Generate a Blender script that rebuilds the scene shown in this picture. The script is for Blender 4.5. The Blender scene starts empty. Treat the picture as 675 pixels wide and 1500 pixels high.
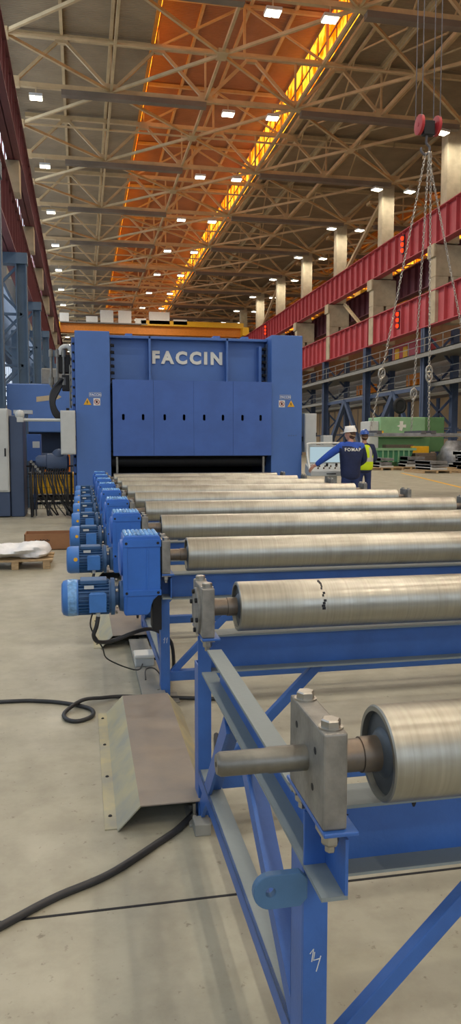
import bpy, bmesh, math, random
from mathutils import Vector, Matrix
random.seed(7)
sc = bpy.context.scene
COL = sc.collection
PI = math.pi
V = Vector

# ------------------------------------------------------------------ helpers
def lin(c):
    return tuple((x/255/12.92 if x/255 <= .04045 else ((x/255+.055)/1.055)**2.4) for x in c)

def mat(name, rgb, rough=.5, metal=0., var=.12, scale=6., bump=0., bscale=60., rgb2=None, stretch=(1, 1, 1), spec=.5, coat=0.):
    m = bpy.data.materials.new(name); m.use_nodes = True
    nt = m.node_tree; N = nt.nodes; L = nt.links
    b = N['Principled BSDF']
    b.inputs['Roughness'].default_value = rough
    b.inputs['Metallic'].default_value = metal
    b.inputs['Specular IOR Level'].default_value = spec
    b.inputs['Coat Weight'].default_value = coat
    tc = N.new('ShaderNodeTexCoord'); mp = N.new('ShaderNodeMapping')
    mp.inputs['Scale'].default_value = stretch
    L.new(tc.outputs['Object'], mp.inputs['Vector'])
    nz = N.new('ShaderNodeTexNoise'); nz.inputs['Scale'].default_value = scale
    nz.inputs['Detail'].default_value = 5; nz.inputs['Roughness'].default_value = .6
    L.new(mp.outputs[0], nz.inputs['Vector'])
    cr = N.new('ShaderNodeValToRGB')
    a = lin(rgb)
    if rgb2 is None:
        c0 = tuple(x*(1-var) for x in a); c1 = tuple(min(1, x*(1+var)) for x in a)
    else:
        c0 = a; c1 = lin(rgb2)
    cr.color_ramp.elements[0].position = .35; cr.color_ramp.elements[1].position = .66
    cr.color_ramp.elements[0].color = (*c0, 1); cr.color_ramp.elements[1].color = (*c1, 1)
    L.new(nz.outputs['Fac'], cr.inputs[0]); L.new(cr.outputs[0], b.inputs['Base Color'])
    if bump:
        n2 = N.new('ShaderNodeTexNoise'); n2.inputs['Scale'].default_value = bscale
        L.new(mp.outputs[0], n2.inputs['Vector'])
        bp = N.new('ShaderNodeBump'); bp.inputs['Strength'].default_value = bump; bp.inputs['Distance'].default_value = .01
        L.new(n2.outputs['Fac'], bp.inputs['Height']); L.new(bp.outputs[0], b.inputs['Normal'])
    return m

def emit(name, rgb, strength, rgb2=None, scale=1., stretch=(1, 1, 1)):
    m = bpy.data.materials.new(name); m.use_nodes = True
    nt = m.node_tree; N = nt.nodes; L = nt.links
    N.remove(N['Principled BSDF'])
    e = N.new('ShaderNodeEmission'); e.inputs['Strength'].default_value = strength
    e.inputs['Color'].default_value = (*lin(rgb), 1)
    if rgb2:
        tc = N.new('ShaderNodeTexCoord'); mp = N.new('ShaderNodeMapping'); mp.inputs['Scale'].default_value = stretch
        nz = N.new('ShaderNodeTexNoise'); nz.inputs['Scale'].default_value = scale
        cr = N.new('ShaderNodeValToRGB')
        cr.color_ramp.elements[0].color = (*lin(rgb), 1); cr.color_ramp.elements[1].color = (*lin(rgb2), 1)
        cr.color_ramp.elements[0].position = .4; cr.color_ramp.elements[1].position = .62
        L.new(tc.outputs['Object'], mp.inputs[0]); L.new(mp.outputs[0], nz.inputs['Vector'])
        L.new(nz.outputs['Fac'], cr.inputs[0]); L.new(cr.outputs[0], e.inputs['Color'])
    L.new(e.outputs[0], N['Material Output'].inputs['Surface'])
    return m

def frame_of(d):
    d = d.normalized()
    u = V((0, 0, 1)) if abs(d.z) < .95 else V((0, 1, 0))
    s = d.cross(u).normalized(); u = s.cross(d).normalized()
    return d, s, u

class MB:
    def __init__(s): s.v = []; s.f = []; s.m = []
    def add(s, vs, fs, mi=0):
        o = len(s.v); s.v += [tuple(p) for p in vs]
        for f in fs: s.f.append([i+o for i in f]); s.m.append(mi)
        return s
    def box(s, x0, x1, y0, y1, z0, z1, mi=0):
        x0, x1 = min(x0, x1), max(x0, x1); y0, y1 = min(y0, y1), max(y0, y1); z0, z1 = min(z0, z1), max(z0, z1)
        vs = [(x, y, z) for z in (z0, z1) for y in (y0, y1) for x in (x0, x1)]
        return s.add(vs, [(0, 2, 3, 1), (4, 5, 7, 6), (0, 1, 5, 4), (2, 6, 7, 3), (0, 4, 6, 2), (1, 3, 7, 5)], mi)
    def bar(s, p, q, w, h=None, mi=0, up=None):
        p = V(p); q = V(q); h = h or w
        d, sd, u = frame_of(q-p)
        if up is not None:
            sd = d.cross(V(up)).normalized(); u = sd.cross(d).normalized()
        vs = []
        for c in (p, q):
            for a, b in ((-1, -1), (1, -1), (1, 1), (-1, 1)): vs.append(c+sd*(a*w/2)+u*(b*h/2))
        return s.add(vs, [(3, 2, 1, 0), (4, 5, 6, 7), (0, 1, 5, 4), (1, 2, 6, 5), (2, 3, 7, 6), (3, 0, 4, 7)], mi)
    def lathe(s, p, axis, prof, n=24, mi=0, caps=True):
        p = V(p); d, sd, u = frame_of(V(axis)); vs = []; fs = []
        for t, r in prof:
            for k in range(n):
                a = 2*PI*k/n; vs.append(p+d*t+sd*(r*math.cos(a))+u*(r*math.sin(a)))
        for i in range(len(prof)-1):
            for k in range(n):
                k2 = (k+1) % n
                fs.append((i*n+k, i*n+k2, (i+1)*n+k2, (i+1)*n+k))
        if caps:
            fs.append(tuple(range(n-1, -1, -1))); fs.append(tuple((len(prof)-1)*n+k for k in range(n)))
        return s.add(vs, fs, mi)
    def cyl(s, p, q, r, n=16, r2=None, mi=0):
        p = V(p); q = V(q)
        return s.lathe(p, q-p, [(0, r), ((q-p).length, r if r2 is None else r2)], n, mi)
    def ext(s, poly, o, e1, e2, d, mi=0):
        """extrude 2-D polygon (in e1,e2 at origin o) along vector d"""
        o = V(o); e1 = V(e1); e2 = V(e2); d = V(d); n = len(poly)
        vs = [o+e1*a+e2*b for a, b in poly]; vs += [p+d for p in vs]
        fs = [tuple(range(n-1, -1, -1)), tuple(range(n, 2*n))]
        fs += [(i, (i+1) % n, n+(i+1) % n, n+i) for i in range(n)]
        return s.add(vs, fs, mi)
    def tube(s, pts, r, n=8, mi=0, closed=False):
        P = [V(p) for p in pts]; vs = []; fs = []; m = len(P); prev = None
        for i, p in enumerate(P):
            if closed: t = (P[(i+1) % m]-P[i-1])
            else: t = (P[min(i+1, m-1)]-P[max(i-1, 0)])
            d, sd, u = frame_of(t)
            if prev is not None:
                sd = (prev-d*prev.dot(d)).normalized(); u = sd.cross(d)*-1
                u = d.cross(sd)*-1 if False else sd.cross(d)
            prev = sd
            for k in range(n):
                a = 2*PI*k/n; vs.append(p+sd*(r*math.cos(a))+u*(r*math.sin(a)))
        for i in range(m if closed else m-1):
            j = (i+1) % m
            for k in range(n):
                k2 = (k+1) % n; fs.append((i*n+k, i*n+k2, j*n+k2, j*n+k))
        if not closed:
            fs.append(tuple(range(n-1, -1, -1))); fs.append(tuple((m-1)*n+k for k in range(n)))
        return s.add(vs, fs, mi)
    def ball(s, c, r, n=10, m=7, mi=0, sx=1, sy=1, sz=1):
        vs = [(c[0], c[1], c[2]-r*sz)]
        for i in range(1, m):
            t = PI*i/m-PI/2
            for k in range(n):
                a = 2*PI*k/n
                vs.append((c[0]+r*sx*math.cos(t)*math.cos(a), c[1]+r*sy*math.cos(t)*math.sin(a), c[2]+r*sz*math.sin(t)))
        vs.append((c[0], c[1], c[2]+r*sz)); fs = []
        for k in range(n):
            fs.append((0, 1+(k+1) % n, 1+k)); fs.append((len(vs)-1, 1+(m-2)*n+k, 1+(m-2)*n+(k+1) % n))
        for i in range(m-2):
            for k in range(n):
                a = 1+i*n+k; b = 1+i*n+(k+1) % n; fs.append((a, b, b+n, a+n))
        return s.add(vs, fs, mi)
    def hexb(s, p, axis, r, h, mi=0): return s.lathe(p, axis, [(0, r), (h*.85, r), (h, r*.86)], 6, mi)
    def build(s, name, ms, parent=None, bevel=0, smooth=None, seg=2):
        me = bpy.data.meshes.new(name); me.from_pydata(s.v, [], s.f)
        for m in (ms if isinstance(ms, (list, tuple)) else [ms]): me.materials.append(m)
        me.polygons.foreach_set('material_index', s.m)
        bm = bmesh.new(); bm.from_mesh(me); bmesh.ops.recalc_face_normals(bm, faces=bm.faces); bm.to_mesh(me); bm.free()
        if smooth:
            me.polygons.foreach_set('use_smooth', [True]*len(me.polygons)); me.set_sharp_from_angle(angle=math.radians(smooth))
        me.update()
        o = bpy.data.objects.new(name, me); COL.objects.link(o)
        if parent: o.parent = parent
        if bevel:
            b = o.modifiers.new('bevel', 'BEVEL'); b.width = bevel; b.segments = seg; b.limit_method = 'ANGLE'; b.angle_limit = .6
        return o

def tag(o, label, cat, group=None, kind=None):
    o['label'] = label; o['category'] = cat
    if group: o['group'] = group
    if kind: o['kind'] = kind
    return o
def thing(name, label, cat, loc=(0, 0, 0), rz=0, group=None, kind=None):
    o = bpy.data.objects.new(name, None); COL.objects.link(o); o.empty_display_size = .2
    o.location = loc; o.rotation_euler = (0, 0, rz)
    return tag(o, label, cat, group, kind)
def dup(root, loc=None, rz=None, label=None, skip=()):
    kids = {}
    for c in COL.objects:
        if c.parent: kids.setdefault(c.parent.name, []).append(c)
    def rec(o, par):
        c = o.copy(); COL.objects.link(c)
        if par: c.parent = par
        for ch in kids.get(o.name, []):
            if ch.name.split('.')[0] not in skip: rec(ch, c)
        return c
    r = rec(root, None)
    if loc is not None: r.location = loc
    if rz is not None: r.rotation_euler = (0, 0, rz)
    if label: r['label'] = label
    return r
def smoothpts(pts, k=6):
    P = [V(p) for p in pts]; out = []
    for i in range(len(P)-1):
        a, b, c, d = P[max(i-1, 0)], P[i], P[i+1], P[min(i+2, len(P)-1)]
        for j in range(k):
            t = j/k
            out.append(.5*((2*b)+(c-a)*t+(2*a-5*b+4*c-d)*t*t+(3*b-a-3*c+d)*t**3))
    out.append(P[-1]); return out
ORD = ['nearest', 'second', 'third', 'fourth', 'fifth', 'sixth', 'seventh', 'eighth', 'ninth', 'tenth', 'eleventh', 'twelfth', 'thirteenth', 'fourteenth', 'fifteenth', 'sixteenth', 'seventeenth']
def text_mesh(name, body, size, mt, loc, rot, parent=None, ext=.003, bold=0., space=1.):
    cu = bpy.data.curves.new(name, 'FONT'); cu.body = body; cu.size = size; cu.extrude = ext; cu.offset = bold
    cu.align_x = 'CENTER'; cu.align_y = 'CENTER'; cu.space_character = space; cu.resolution_u = 3
    t = bpy.data.objects.new(name, cu); COL.objects.link(t)
    dg = bpy.context.evaluated_depsgraph_get()
    me = bpy.data.meshes.new_from_object(t.evaluated_get(dg)); bpy.data.objects.remove(t); bpy.data.curves.remove(cu)
    me.materials.clear(); me.materials.append(mt); me.name = name
    o = bpy.data.objects.new(name, me); COL.objects.link(o); o.location = loc; o.rotation_euler = rot
    if parent: o.parent = parent
    return o

# ------------------------------------------------------------------ materials
M = {}
M['press'] = mat('press_blue_paint', (72, 110, 176), .5, var=.06, scale=1.5, bump=.05, bscale=30)
M['guard'] = mat('guard_blue_paint', (62, 98, 170), .5, var=.08, scale=2.5, bump=.05)
M['blue'] = mat('frame_blue_paint', (54, 98, 168), .42, var=.12, scale=5, bump=.06, bscale=90)
M['dusty'] = mat('dusty_frame_paint', (126, 136, 136), .6, var=.14, scale=7, bump=.1, rgb2=(128, 138, 138))
M['motor'] = mat('motor_blue_paint', (58, 114, 184), .42, var=.1, scale=9, bump=.04)
M['motor_dark'] = mat('motor_fins_blue', (52, 92, 134), .5, var=.15, scale=12)
M['gear'] = mat('gearbox_blue_paint', (48, 106, 192), .42, var=.08, scale=6, bump=.05)
M['film'] = mat('clear_wrap_film', (110, 160, 210), .2, var=.3, scale=30, bump=.6, bscale=50)
M['steel'] = mat('bare_steel', (122, 120, 112), .4, .8, var=.2, scale=14, bump=.08)
M['block'] = mat('grey_steel_block', (146, 144, 136), .5, .4, rgb2=(108, 107, 102), scale=11, bump=.1, bscale=70)
M['bolt'] = mat('zinc_bolt', (168, 166, 158), .35, .9, var=.15, scale=20)
M['disc'] = mat('roller_end_disc', (84, 92, 98), .5, .4, var=.2, scale=10)
M['rust'] = mat('rusty_journal', (104, 100, 94), .42, .6, rgb2=(126, 112, 96), scale=18)
M['black'] = mat('black_rubber', (30, 31, 33), .55, var=.2)
M['cable'] = mat('dark_cable', (44, 46, 48), .5, var=.2)
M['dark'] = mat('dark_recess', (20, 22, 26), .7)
M['white'] = mat('white_paint', (222, 222, 212), .5, var=.04)
M['plate'] = mat('cover_plate_steel', (152, 140, 124), .5, .2, rgb2=(134, 128, 120), scale=4, bump=.05)
M['galv'] = mat('stained_plate', (184, 174, 130), .5, .1, rgb2=(152, 152, 138), scale=5)
M['tray'] = mat('grey_tray', (140, 140, 132), .55, .1, var=.1)
M['lgrey'] = mat('light_grey_enclosure', (190, 194, 190), .5, var=.04)
M['wood'] = mat('pallet_wood', (176, 150, 112), .8, var=.2, scale=12, stretch=(1, 6, 6))
M['card'] = mat('cardboard', (150, 108, 74), .8, var=.08, scale=5)
M['wrap'] = mat('white_wrap', (226, 228, 228), .35, var=.05, scale=8, bump=.8, bscale=14)
M['yellow'] = mat('yellow_paint', (226, 172, 20), .5, var=.08)
M['orange'] = mat('orange_paint', (214, 128, 22), .5, var=.1)
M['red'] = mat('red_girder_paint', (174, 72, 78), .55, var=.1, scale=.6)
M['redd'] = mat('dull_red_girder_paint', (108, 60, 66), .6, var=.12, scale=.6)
M['hookred'] = mat('hook_red', (170, 44, 50), .5, var=.1)
M['bluecol'] = mat('dark_blue_column', (62, 78, 106), .55, var=.12, scale=1)
M['bluegrey'] = mat('grey_blue_column', (70, 92, 114), .6, var=.12, scale=.8)
M['conc'] = mat('concrete_column', (176, 164, 138), .85, var=.14, scale=1.2, bump=.2, bscale=4)
M['lugblue'] = mat('worn_blue_paint', (72, 112, 150), .5, var=.1, scale=8)
M['truss'] = mat('cream_truss_paint', (190, 168, 126), .65, var=.16, scale=.7)
M['trussd'] = mat('dark_duct', (118, 108, 94), .6, var=.15, scale=.6)
M['walk'] = mat('grey_walkway', (128, 128, 122), .6, var=.1)
M['green'] = mat('pale_green_paint', (134, 176, 134), .5, var=.08, scale=2)
M['green2'] = mat('mid_green_paint', (92, 134, 88), .5, var=.08, scale=2)
M['green3'] = mat('deep_green_paint', (62, 128, 92), .5, var=.08, scale=2)
M['tan'] = mat('tan_wall_panel', (176, 150, 116), .8, var=.1, scale=.5)
M['chain'] = mat('chain_steel', (176, 172, 162), .4, .7, var=.1)
M['rope'] = mat('wire_rope', (96, 94, 96), .5, .5)
M['scrap'] = mat('grey_parts', (132, 134, 136), .45, .6, var=.3, scale=3)
M['skin'] = mat('skin', (200, 146, 120), .5, var=.05)
M['hair'] = mat('hair', (86, 62, 48), .7, var=.2)
M['navy'] = mat('navy_cloth', (26, 38, 74), .8, var=.12, scale=10, bump=.3, bscale=26)
M['royal'] = mat('royal_cloth', (44, 84, 178), .8, var=.1, scale=10, bump=.3, bscale=26)
M['trous'] = mat('navy_trousers', (38, 54, 100), .8, var=.12, scale=10, bump=.3)
M['hivis'] = mat('hivis_yellow', (204, 232, 24), .7, var=.05)
M['reflect'] = mat('reflective_band', (186, 188, 180), .5, var=.05)
M['helmw'] = mat('white_helmet', (236, 234, 226), .3, var=.02)
M['helmb'] = mat('blue_helmet', (58, 96, 176), .35, var=.03)
M['screen'] = emit('lit_screen', (196, 222, 232), .75)
M['lamp'] = emit('lamp_diffuser', (255, 246, 214), 9)
M['ledred'] = emit('red_led', (255, 50, 20), 3)
M['sky_and_fill_glass'] = emit('white_daylight_and_fill_glass', (226, 238, 255), 2.0)  # clerestory daylight, also the glow of the added low side band
M['amber'] = emit('amber_lantern_glass', (255, 104, 4), 2.4, (255, 190, 50), 0.9, (1, 1.2, 1))
M['fill_glow'] = emit('end_wall_fill_glow', (226, 238, 255), 2.4)  # glow of the fill panels added behind the viewer

# floor
def floor_mat():
    m = bpy.data.materials.new('concrete_floor'); m.use_nodes = True
    nt = m.node_tree; N = nt.nodes; L = nt.links; b = N['Principled BSDF']
    tc = N.new('ShaderNodeTexCoord')
    def noise(scale, det, p0, p1, c0, c1):
        n = N.new('ShaderNodeTexNoise'); n.inputs['Scale'].default_value = scale; n.inputs['Detail'].default_value = det
        n.inputs['Roughness'].default_value = .65
        L.new(tc.outputs['Object'], n.inputs['Vector'])
        r = N.new('ShaderNodeValToRGB'); r.color_ramp.elements[0].position = p0; r.color_ramp.elements[1].position = p1
        r.color_ramp.elements[0].color = (*c0, 1); r.color_ramp.elements[1].color = (*c1, 1)
        L.new(n.outputs['Fac'], r.inputs[0]); return r, n
    base, _ = noise(.9, 8, .32, .7, lin((154, 151, 132)), lin((176, 172, 152)))
    mott, nn = noise(7, 8, .36, .6, (.84, .83, .82), (1, 1, 1))
    spots, _ = noise(26, 3, .28, .36, (.62, .6, .58), (1, 1, 1))
    def mul(a, c):
        x = N.new('ShaderNodeMixRGB'); x.blend_type = 'MULTIPLY'; x.inputs[0].default_value = 1
        L.new(a, x.inputs[1]); L.new(c, x.inputs[2]); return x.outputs[0]
    c = mul(mul(base.outputs[0], mott.outputs[0]), spots.outputs[0])
    L.new(c, b.inputs['Base Color'])
    r, _ = noise(2.2, 6, .3, .7, (.3, .3, .3), (.52, .52, .52))
    L.new(r.outputs[0], b.inputs['Roughness'])
    bp = N.new('ShaderNodeBump'); bp.inputs['Strength'].default_value = .08; bp.inputs['Distance'].default_value = .01
    L.new(nn.outputs['Fac'], bp.inputs['Height']); L.new(bp.outputs[0], b.inputs['Normal'])
    return m
M['floor'] = floor_mat()

def roller_mat():
    m = bpy.data.materials.new('machined_roller_steel'); m.use_nodes = True
    nt = m.node_tree; N = nt.nodes; L = nt.links; b = N['Principled BSDF']
    b.inputs['Metallic'].default_value = .85
    tc = N.new('ShaderNodeTexCoord')
    def nz(st, scale, det, stops):
        mp = N.new('ShaderNodeMapping'); mp.inputs['Scale'].default_value = st
        L.new(tc.outputs['Object'], mp.inputs[0])
        n = N.new('ShaderNodeTexNoise'); n.inputs['Scale'].default_value = scale; n.inputs['Detail'].default_value = det
        L.new(mp.outputs[0], n.inputs['Vector'])
        r = N.new('ShaderNodeValToRGB')
        for i, (p, c) in enumerate(stops):
            e = r.color_ramp.elements[i] if i < 2 else r.color_ramp.elements.new(p)
            e.position = p; e.color = (*c, 1)
        L.new(n.outputs['Fac'], r.inputs[0]); return r.outputs[0], n.outputs['Fac']
    base, nb = nz((30, .6, .6), 4, 6, [(.3, lin((160, 159, 148))), (.7, lin((176, 175, 164)))])
    stain, _ = nz((1, 1, 1), 5, 8, [(.36, (.55, .53, .5)), (.5, (1, 1, 1))])
    x = N.new('ShaderNodeMixRGB'); x.blend_type = 'MULTIPLY'; x.inputs[0].default_value = .4
    L.new(base, x.inputs[1]); L.new(stain, x.inputs[2]); L.new(x.outputs[0], b.inputs['Base Color'])
    rr, _ = nz((10, 1.5, 1.5), 3, 5, [(.3, (.3, .3, .3)), (.7, (.45, .45, .45))])
    L.new(rr, b.inputs['Roughness'])
    bp = N.new('ShaderNodeBump'); bp.inputs['Strength'].default_value = .1; bp.inputs['Distance'].default_value = .003
    L.new(nb, bp.inputs['Height']); L.new(bp.outputs[0], b.inputs['Normal'])
    return m
M['roller'] = roller_mat()

def roof_mat(name, rgb):
    m = mat(name, rgb, .8, var=.15, scale=.4)
    N = m.node_tree.nodes; L = m.node_tree.links
    tc = N['Texture Coordinate']; w = N.new('ShaderNodeTexWave'); w.inputs['Scale'].default_value = 1.6
    w.bands_direction = 'Y'; w.inputs['Distortion'].default_value = 0
    L.new(tc.outputs['Object'], w.inputs['Vector'])
    bp = N.new('ShaderNodeBump'); bp.inputs['Strength'].default_value = .5; bp.inputs['Distance'].default_value = .06
    L.new(w.outputs['Fac'], bp.inputs['Height']); L.new(bp.outputs[0], N['Principled BSDF'].inputs['Normal'])
    return m
M['roof'] = roof_mat('corrugated_roof', (146, 130, 102))
M['lroof'] = roof_mat('lantern_roof', (152, 110, 80))

# ------------------------------------------------------------------ setting: the hall
BAY = 12.2; Y0 = 39.9; YF = 196.; YB = -26.; ZB = 24.5; ZT = 27.6; XL = -3.95; XR = 27.2; W2 = 31.3
def struct(name, mb, m, label, cat='structure', bevel=0, group=None, parent=None, smooth=None):
    o = mb.build(name, m, parent, bevel, smooth)
    if parent is None: tag(o, label, cat, group, 'structure')
    return o
b = MB(); b.box(-9, 60, YB, YF, -.2, 0); struct('floor', b, M['floor'], 'mottled grey beige concrete factory floor', 'floor')
b = MB(); b.box(.9-14, 60, 2.214, 2.224, 0, .0015); b.v = [(max(x, -8.9), y, z) for x, y, z in b.v]
struct('trim_1', b, M['dark'], 'dark joint line across the concrete floor near the camera', 'floor joint')
b = MB(); b.bar((15.96, 35.86, .002), (9.5, 12.4, .002), .14, .004); struct('trim_2', b, M['yellow'], 'faded yellow line painted on the floor right of the press', 'floor marking')
b = MB()
for s in (0, W2):
    b.box(XL-2.2 if s == 0 else XR-1.0+.001, 5.2+s, YB, YF, 27.95, 28.15); b.box(17.3+s, XR-1+s if s == 0 else 60, YB, YF, 27.95, 28.15)
struct('ceiling', b, M['roof'], 'brown corrugated hall roof either side of the roof lanterns', 'ceiling')
b = MB()
for s in (0, W2): b.box(5.2+s, 17.3+s, YB, YF, 31., 31.2)
struct('ceiling_lantern', b, M['lroof'], 'raised lantern roof glowing orange along the middle of the bay', 'ceiling')
# lantern glazing
gn = 0
for s, nm in ((0, 'main bay'), (W2, 'neighbouring bay')):
    for x, side in ((17.3+s, 'right'), (5.2+s, 'left')):
        gn += 1
        b = MB(); b.box(x-.03, x+.03, YB, YF, 27.95, 30.9)
        g = struct('window_%d' % gn, b, M['amber'], 'long amber glazing strip on the %s of the %s roof lantern' % (side, nm), 'window')
        b = MB(); xx = x-.08 if side == 'right' else x+.08
        for y in [14+2.03*k for k in range(90)]: b.box(xx-.03, xx+.03, y-.035, y+.035, 27.95, 30.9)
        for z in (28.0, 29.4, 30.85): b.box(xx-.04, xx+.04, YB, YF, z-.05, z+.05)
        b.build('window_frame', M['orange'] if side == 'left' else M['trussd'], g)
# walls
b = MB(); b.box(-9.2, -9, YB, YF, 0, 28); struct('wall_left', b, M['bluegrey'], 'dim grey blue side wall behind the left columns', 'wall')
b = MB(); b.box(59.9, 60.1, YB, YF, 0, 28); struct('wall_right', b, M['tan'], 'dim tan far side wall of the neighbouring bay', 'wall')
b = MB(); b.box(-9, 60, YF, YF+.2, 0, 31.2); struct('wall_far', b, M['conc'], 'dim end wall closing the hall far behind the press', 'wall')
b = MB(); b.box(-9, 60, YB-.2, YB, 0, 31.2); struct('wall_near', b, M['conc'], 'end wall of the hall behind the viewer', 'wall')
for i, (x0, x1, z0, z1) in enumerate(((-7.5, 2.5, 3, 17), (4.5, 14.5, 3, 17), (16.5, 25.5, 3, 17))):  # unseen glowing panels added in the end wall as frontal fill light
    b = MB(); b.box(x0, x1, YB+.02, YB+.06, z0, z1)
    g = struct('window_%d' % (gn+30+i), b, M['fill_glow'], 'tall added fill light panel in the end wall behind the viewer, %s from the left' % (['first', 'second', 'third'][i]), 'window')
    b = MB()
    for j in range(6): b.box(x0+j*(x1-x0)/5-.06, x0+j*(x1-x0)/5+.06, YB+.06, YB+.14, z0, z1)
    for j in range(8): b.box(x0, x1, YB+.06, YB+.14, z0+j*2-.05, z0+j*2+.05)
    b.build('window_frame', M['bluegrey'], g)
for k in range(14):
    y = 12+k*BAY
    b = MB(); b.box(-5.16, -5.1, y+.8, y+BAY-.8, 18, 27)
    g = struct('window_%d' % (gn+1+k), b, M['sky_and_fill_glass'], 'white clerestory window bay number %d along the left side, %s' % (k+1, 'counted from the viewer'), 'window')
    b = MB()
    for j in range(6): b.box(-5.1, -5.0, y+.8+j*2.12-.06, y+.8+j*2.12+.06, 18, 27)
    for j in range(6): b.box(-5.1, -5.0, y+.8, y+BAY-.8, 18+j*1.8-.05, 18+j*1.8+.05)
    b.build('window_frame', M['redd'], g)
b = MB(); b.box(-5.4, -5.2, YB, YF, 13, 18); struct('wall_left_parapet', b, M['bluegrey'], 'grey wall band under the left clerestory windows', 'wall')

for k in range(-3, 13):  # low band added for side light; only far bays show between the columns
    y = 12+k*BAY
    b = MB(); b.box(-8.98, -8.92, y+.8, y+BAY-.8, 3.5, 11.5)
    g = struct('window_%d' % (gn+50+k), b, M['sky_and_fill_glass'], 'low added side light window in the left side wall, %s from the near end' % ORD[k+3], 'window')
    b = MB()
    for j in range(8): b.box(-8.92, -8.84, y+.8+j*1.514-.05, y+.8+j*1.514+.05, 3.5, 11.5)
    for j in range(6): b.box(-8.92, -8.84, y+.8, y+BAY-.8, 3.5+j*1.6-.05, 3.5+j*1.6+.05)
    b.build('window_frame', M['bluegrey'], g)

# trusses
def truss(s, full):
    root = thing('roof_truss', '', 'roof truss', kind='structure')
    lo = [XL+s+6.26*i for i in range(6)]
    hi = [XL+s+3.13+6.26*i for i in range(5)]
    b = MB(); b.box(XL+s, XR+s, -.13, .13, ZB-.15, ZB+.15); b.build('bottom_chord', M['truss'], root)
    b = MB(); b.box(XL+s, XR+s, -.14, .14, ZT-.16, ZT+.16); b.build('top_chord', M['truss'], root)
    b = MB()
    for i in range(5):
        b.bar((lo[i], 0, ZB), (hi[i], 0, ZT), .2, .2); b.bar((hi[i], 0, ZT), (lo[i+1], 0, ZB), .2, .2)
    for i in range(1, 5): b.bar((lo[i], 0, ZB), (lo[i], 0, ZT), .12, .12)
    for i in range(6): b.box(lo[i]-(.45 if i else 0), lo[i]+.45, -.16, .16, ZB-.2, ZB+.45)
    for i in range(5): b.box(hi[i]-.4, hi[i]+.4, -.16, .16, ZT-.4, ZT+.1)
    b.build('web_member', M['truss'], root)
    if full:
        b = MB()   # lantern frame above
        for x in (5.4+s, 11.25+s, 17.1+s): b.bar((x, 0, ZT), (x, 0, 31), .16, .16)
        b.bar((5.4+s, 0, ZT), (11.25+s, 0, 30.8), .14, .14); b.bar((17.1+s, 0, ZT), (11.25+s, 0, 30.8), .14, .14)
        b.bar((5.3+s, 0, 30.8), (17.2+s, 0, 30.8), .2, .25)
        b.build('lantern_frame', M['truss'], root)
    b = MB()   # plan bracing in the bottom chord plane, on both sides of the truss
    h = BAY/2
    for i, x in enumerate(lo):
        if i % 2 == 1:
            for sy in (-1, 1):
                for sx in (-1, 1): b.bar((x, 0, ZB), (x+sx*6.26, sy*h, ZB), .16, .18)
    for i in (0, 2, 4): b.box(lo[i]-(.3 if i else 0), lo[i]+.3, h-.5, h+.5, ZB-.12, ZB+.12)
    b.bar((lo[0], h, ZB), (lo[2], h, ZB), .1, .12); b.bar((lo[2], h, ZB), (lo[4], h, ZB), .1, .12)
    b.build('plan_brace', M['truss'], root)
    b = MB(); b.box(-.9+s, 8.6+s, -.25, .25, ZB-.52, ZB-.18); b.box(15.2+s, 27+s, -.25, .25, ZB-.52, ZB-.18)
    b.build('service_duct', M['trussd'], root)
    return root
t0 = truss(0, True); t1 = truss(W2, True)
tr = []
for k in range(-1, 13):
    y = Y0+k*BAY
    lab = 'cream steel roof truss across the main bay, %s from the viewer' % (ORD[k+1])
    if k == -1: t0.location = (0, y, 0); t0['label'] = lab; t0['group'] = 'roof trusses of the main bay'
    else: dup(t0, (0, y, 0), label=lab)
    if k >= 0:
        lab = 'cream steel roof truss in the bay beyond the right columns, %s from the viewer' % (ORD[k])
        if k == 0: t1.location = (0, y, 0); t1['label'] = lab; t1['group'] = 'roof trusses of the neighbouring bay'
        else: dup(t1, (0, y, 0), label=lab)
# longitudinal ties and purlins
def strip(name, x, z, w, h, label, group, y0=20, m='truss'):
    b = MB(); b.box(x-w/2, x+w/2, y0, YF, z-h/2, z+h/2); struct(name, b, M[m], label, 'purlin', group=group)
for s, nm in ((0, 'main bay'), (W2, 'neighbouring bay')):
    for i, x in enumerate([XL+6.26*i for i in range(1, 5)]):
        strip('roof_tie', x+s, ZB+.05, .16, .2, '%s longitudinal roof tie from the left at bottom chord level in the %s' % (['first', 'second', 'third', 'fourth'][i], nm), 'longitudinal roof ties')
    for i, x in enumerate([XL+3.13+3.13*i for i in range(9)]):
        if 5.3 < x < 17: z = 30.95
        else: z = 27.82
        strip('roof_purlin', x+s, z, .2, .3, '%s roof purlin from the left in the %s' % (['first', 'second', 'third', 'fourth', 'fifth', 'sixth', 'seventh', 'eighth', 'ninth'][i], nm), 'roof purlins')
    for i, x in enumerate((5.05, 17.75)):
        strip('lantern_edge_beam', x+s, 27.85, .2, .3, 'edge beam along the %s of the %s lantern opening' % (('left', 'right')[i], nm), 'lantern edge beams', m=('orange', 'truss')[i])
# braces sloping between purlins and lower ties right of the lantern
for i, x in enumerate((18.6, 21.2, 23.8)):
    b = MB(); y = 26.
    while y < 180:
        b.bar((x, y, 27.7), (x+.9, y+6.1, ZB+1.7), .09, .09); b.bar((x+.9, y+6.1, ZB+1.7), (x, y+12.2, 27.7), .09, .09); y += 12.2
    b.bar((x, 20, 27.6), (x, YF, 27.6), .16, .2)
    struct('roof_brace', b, M['truss'], 'zigzag purlin bracing right of the lantern, %s row from the lantern' % (['first', 'second', 'third'][i]), 'roof brace', group='purlin bracing')

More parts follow.
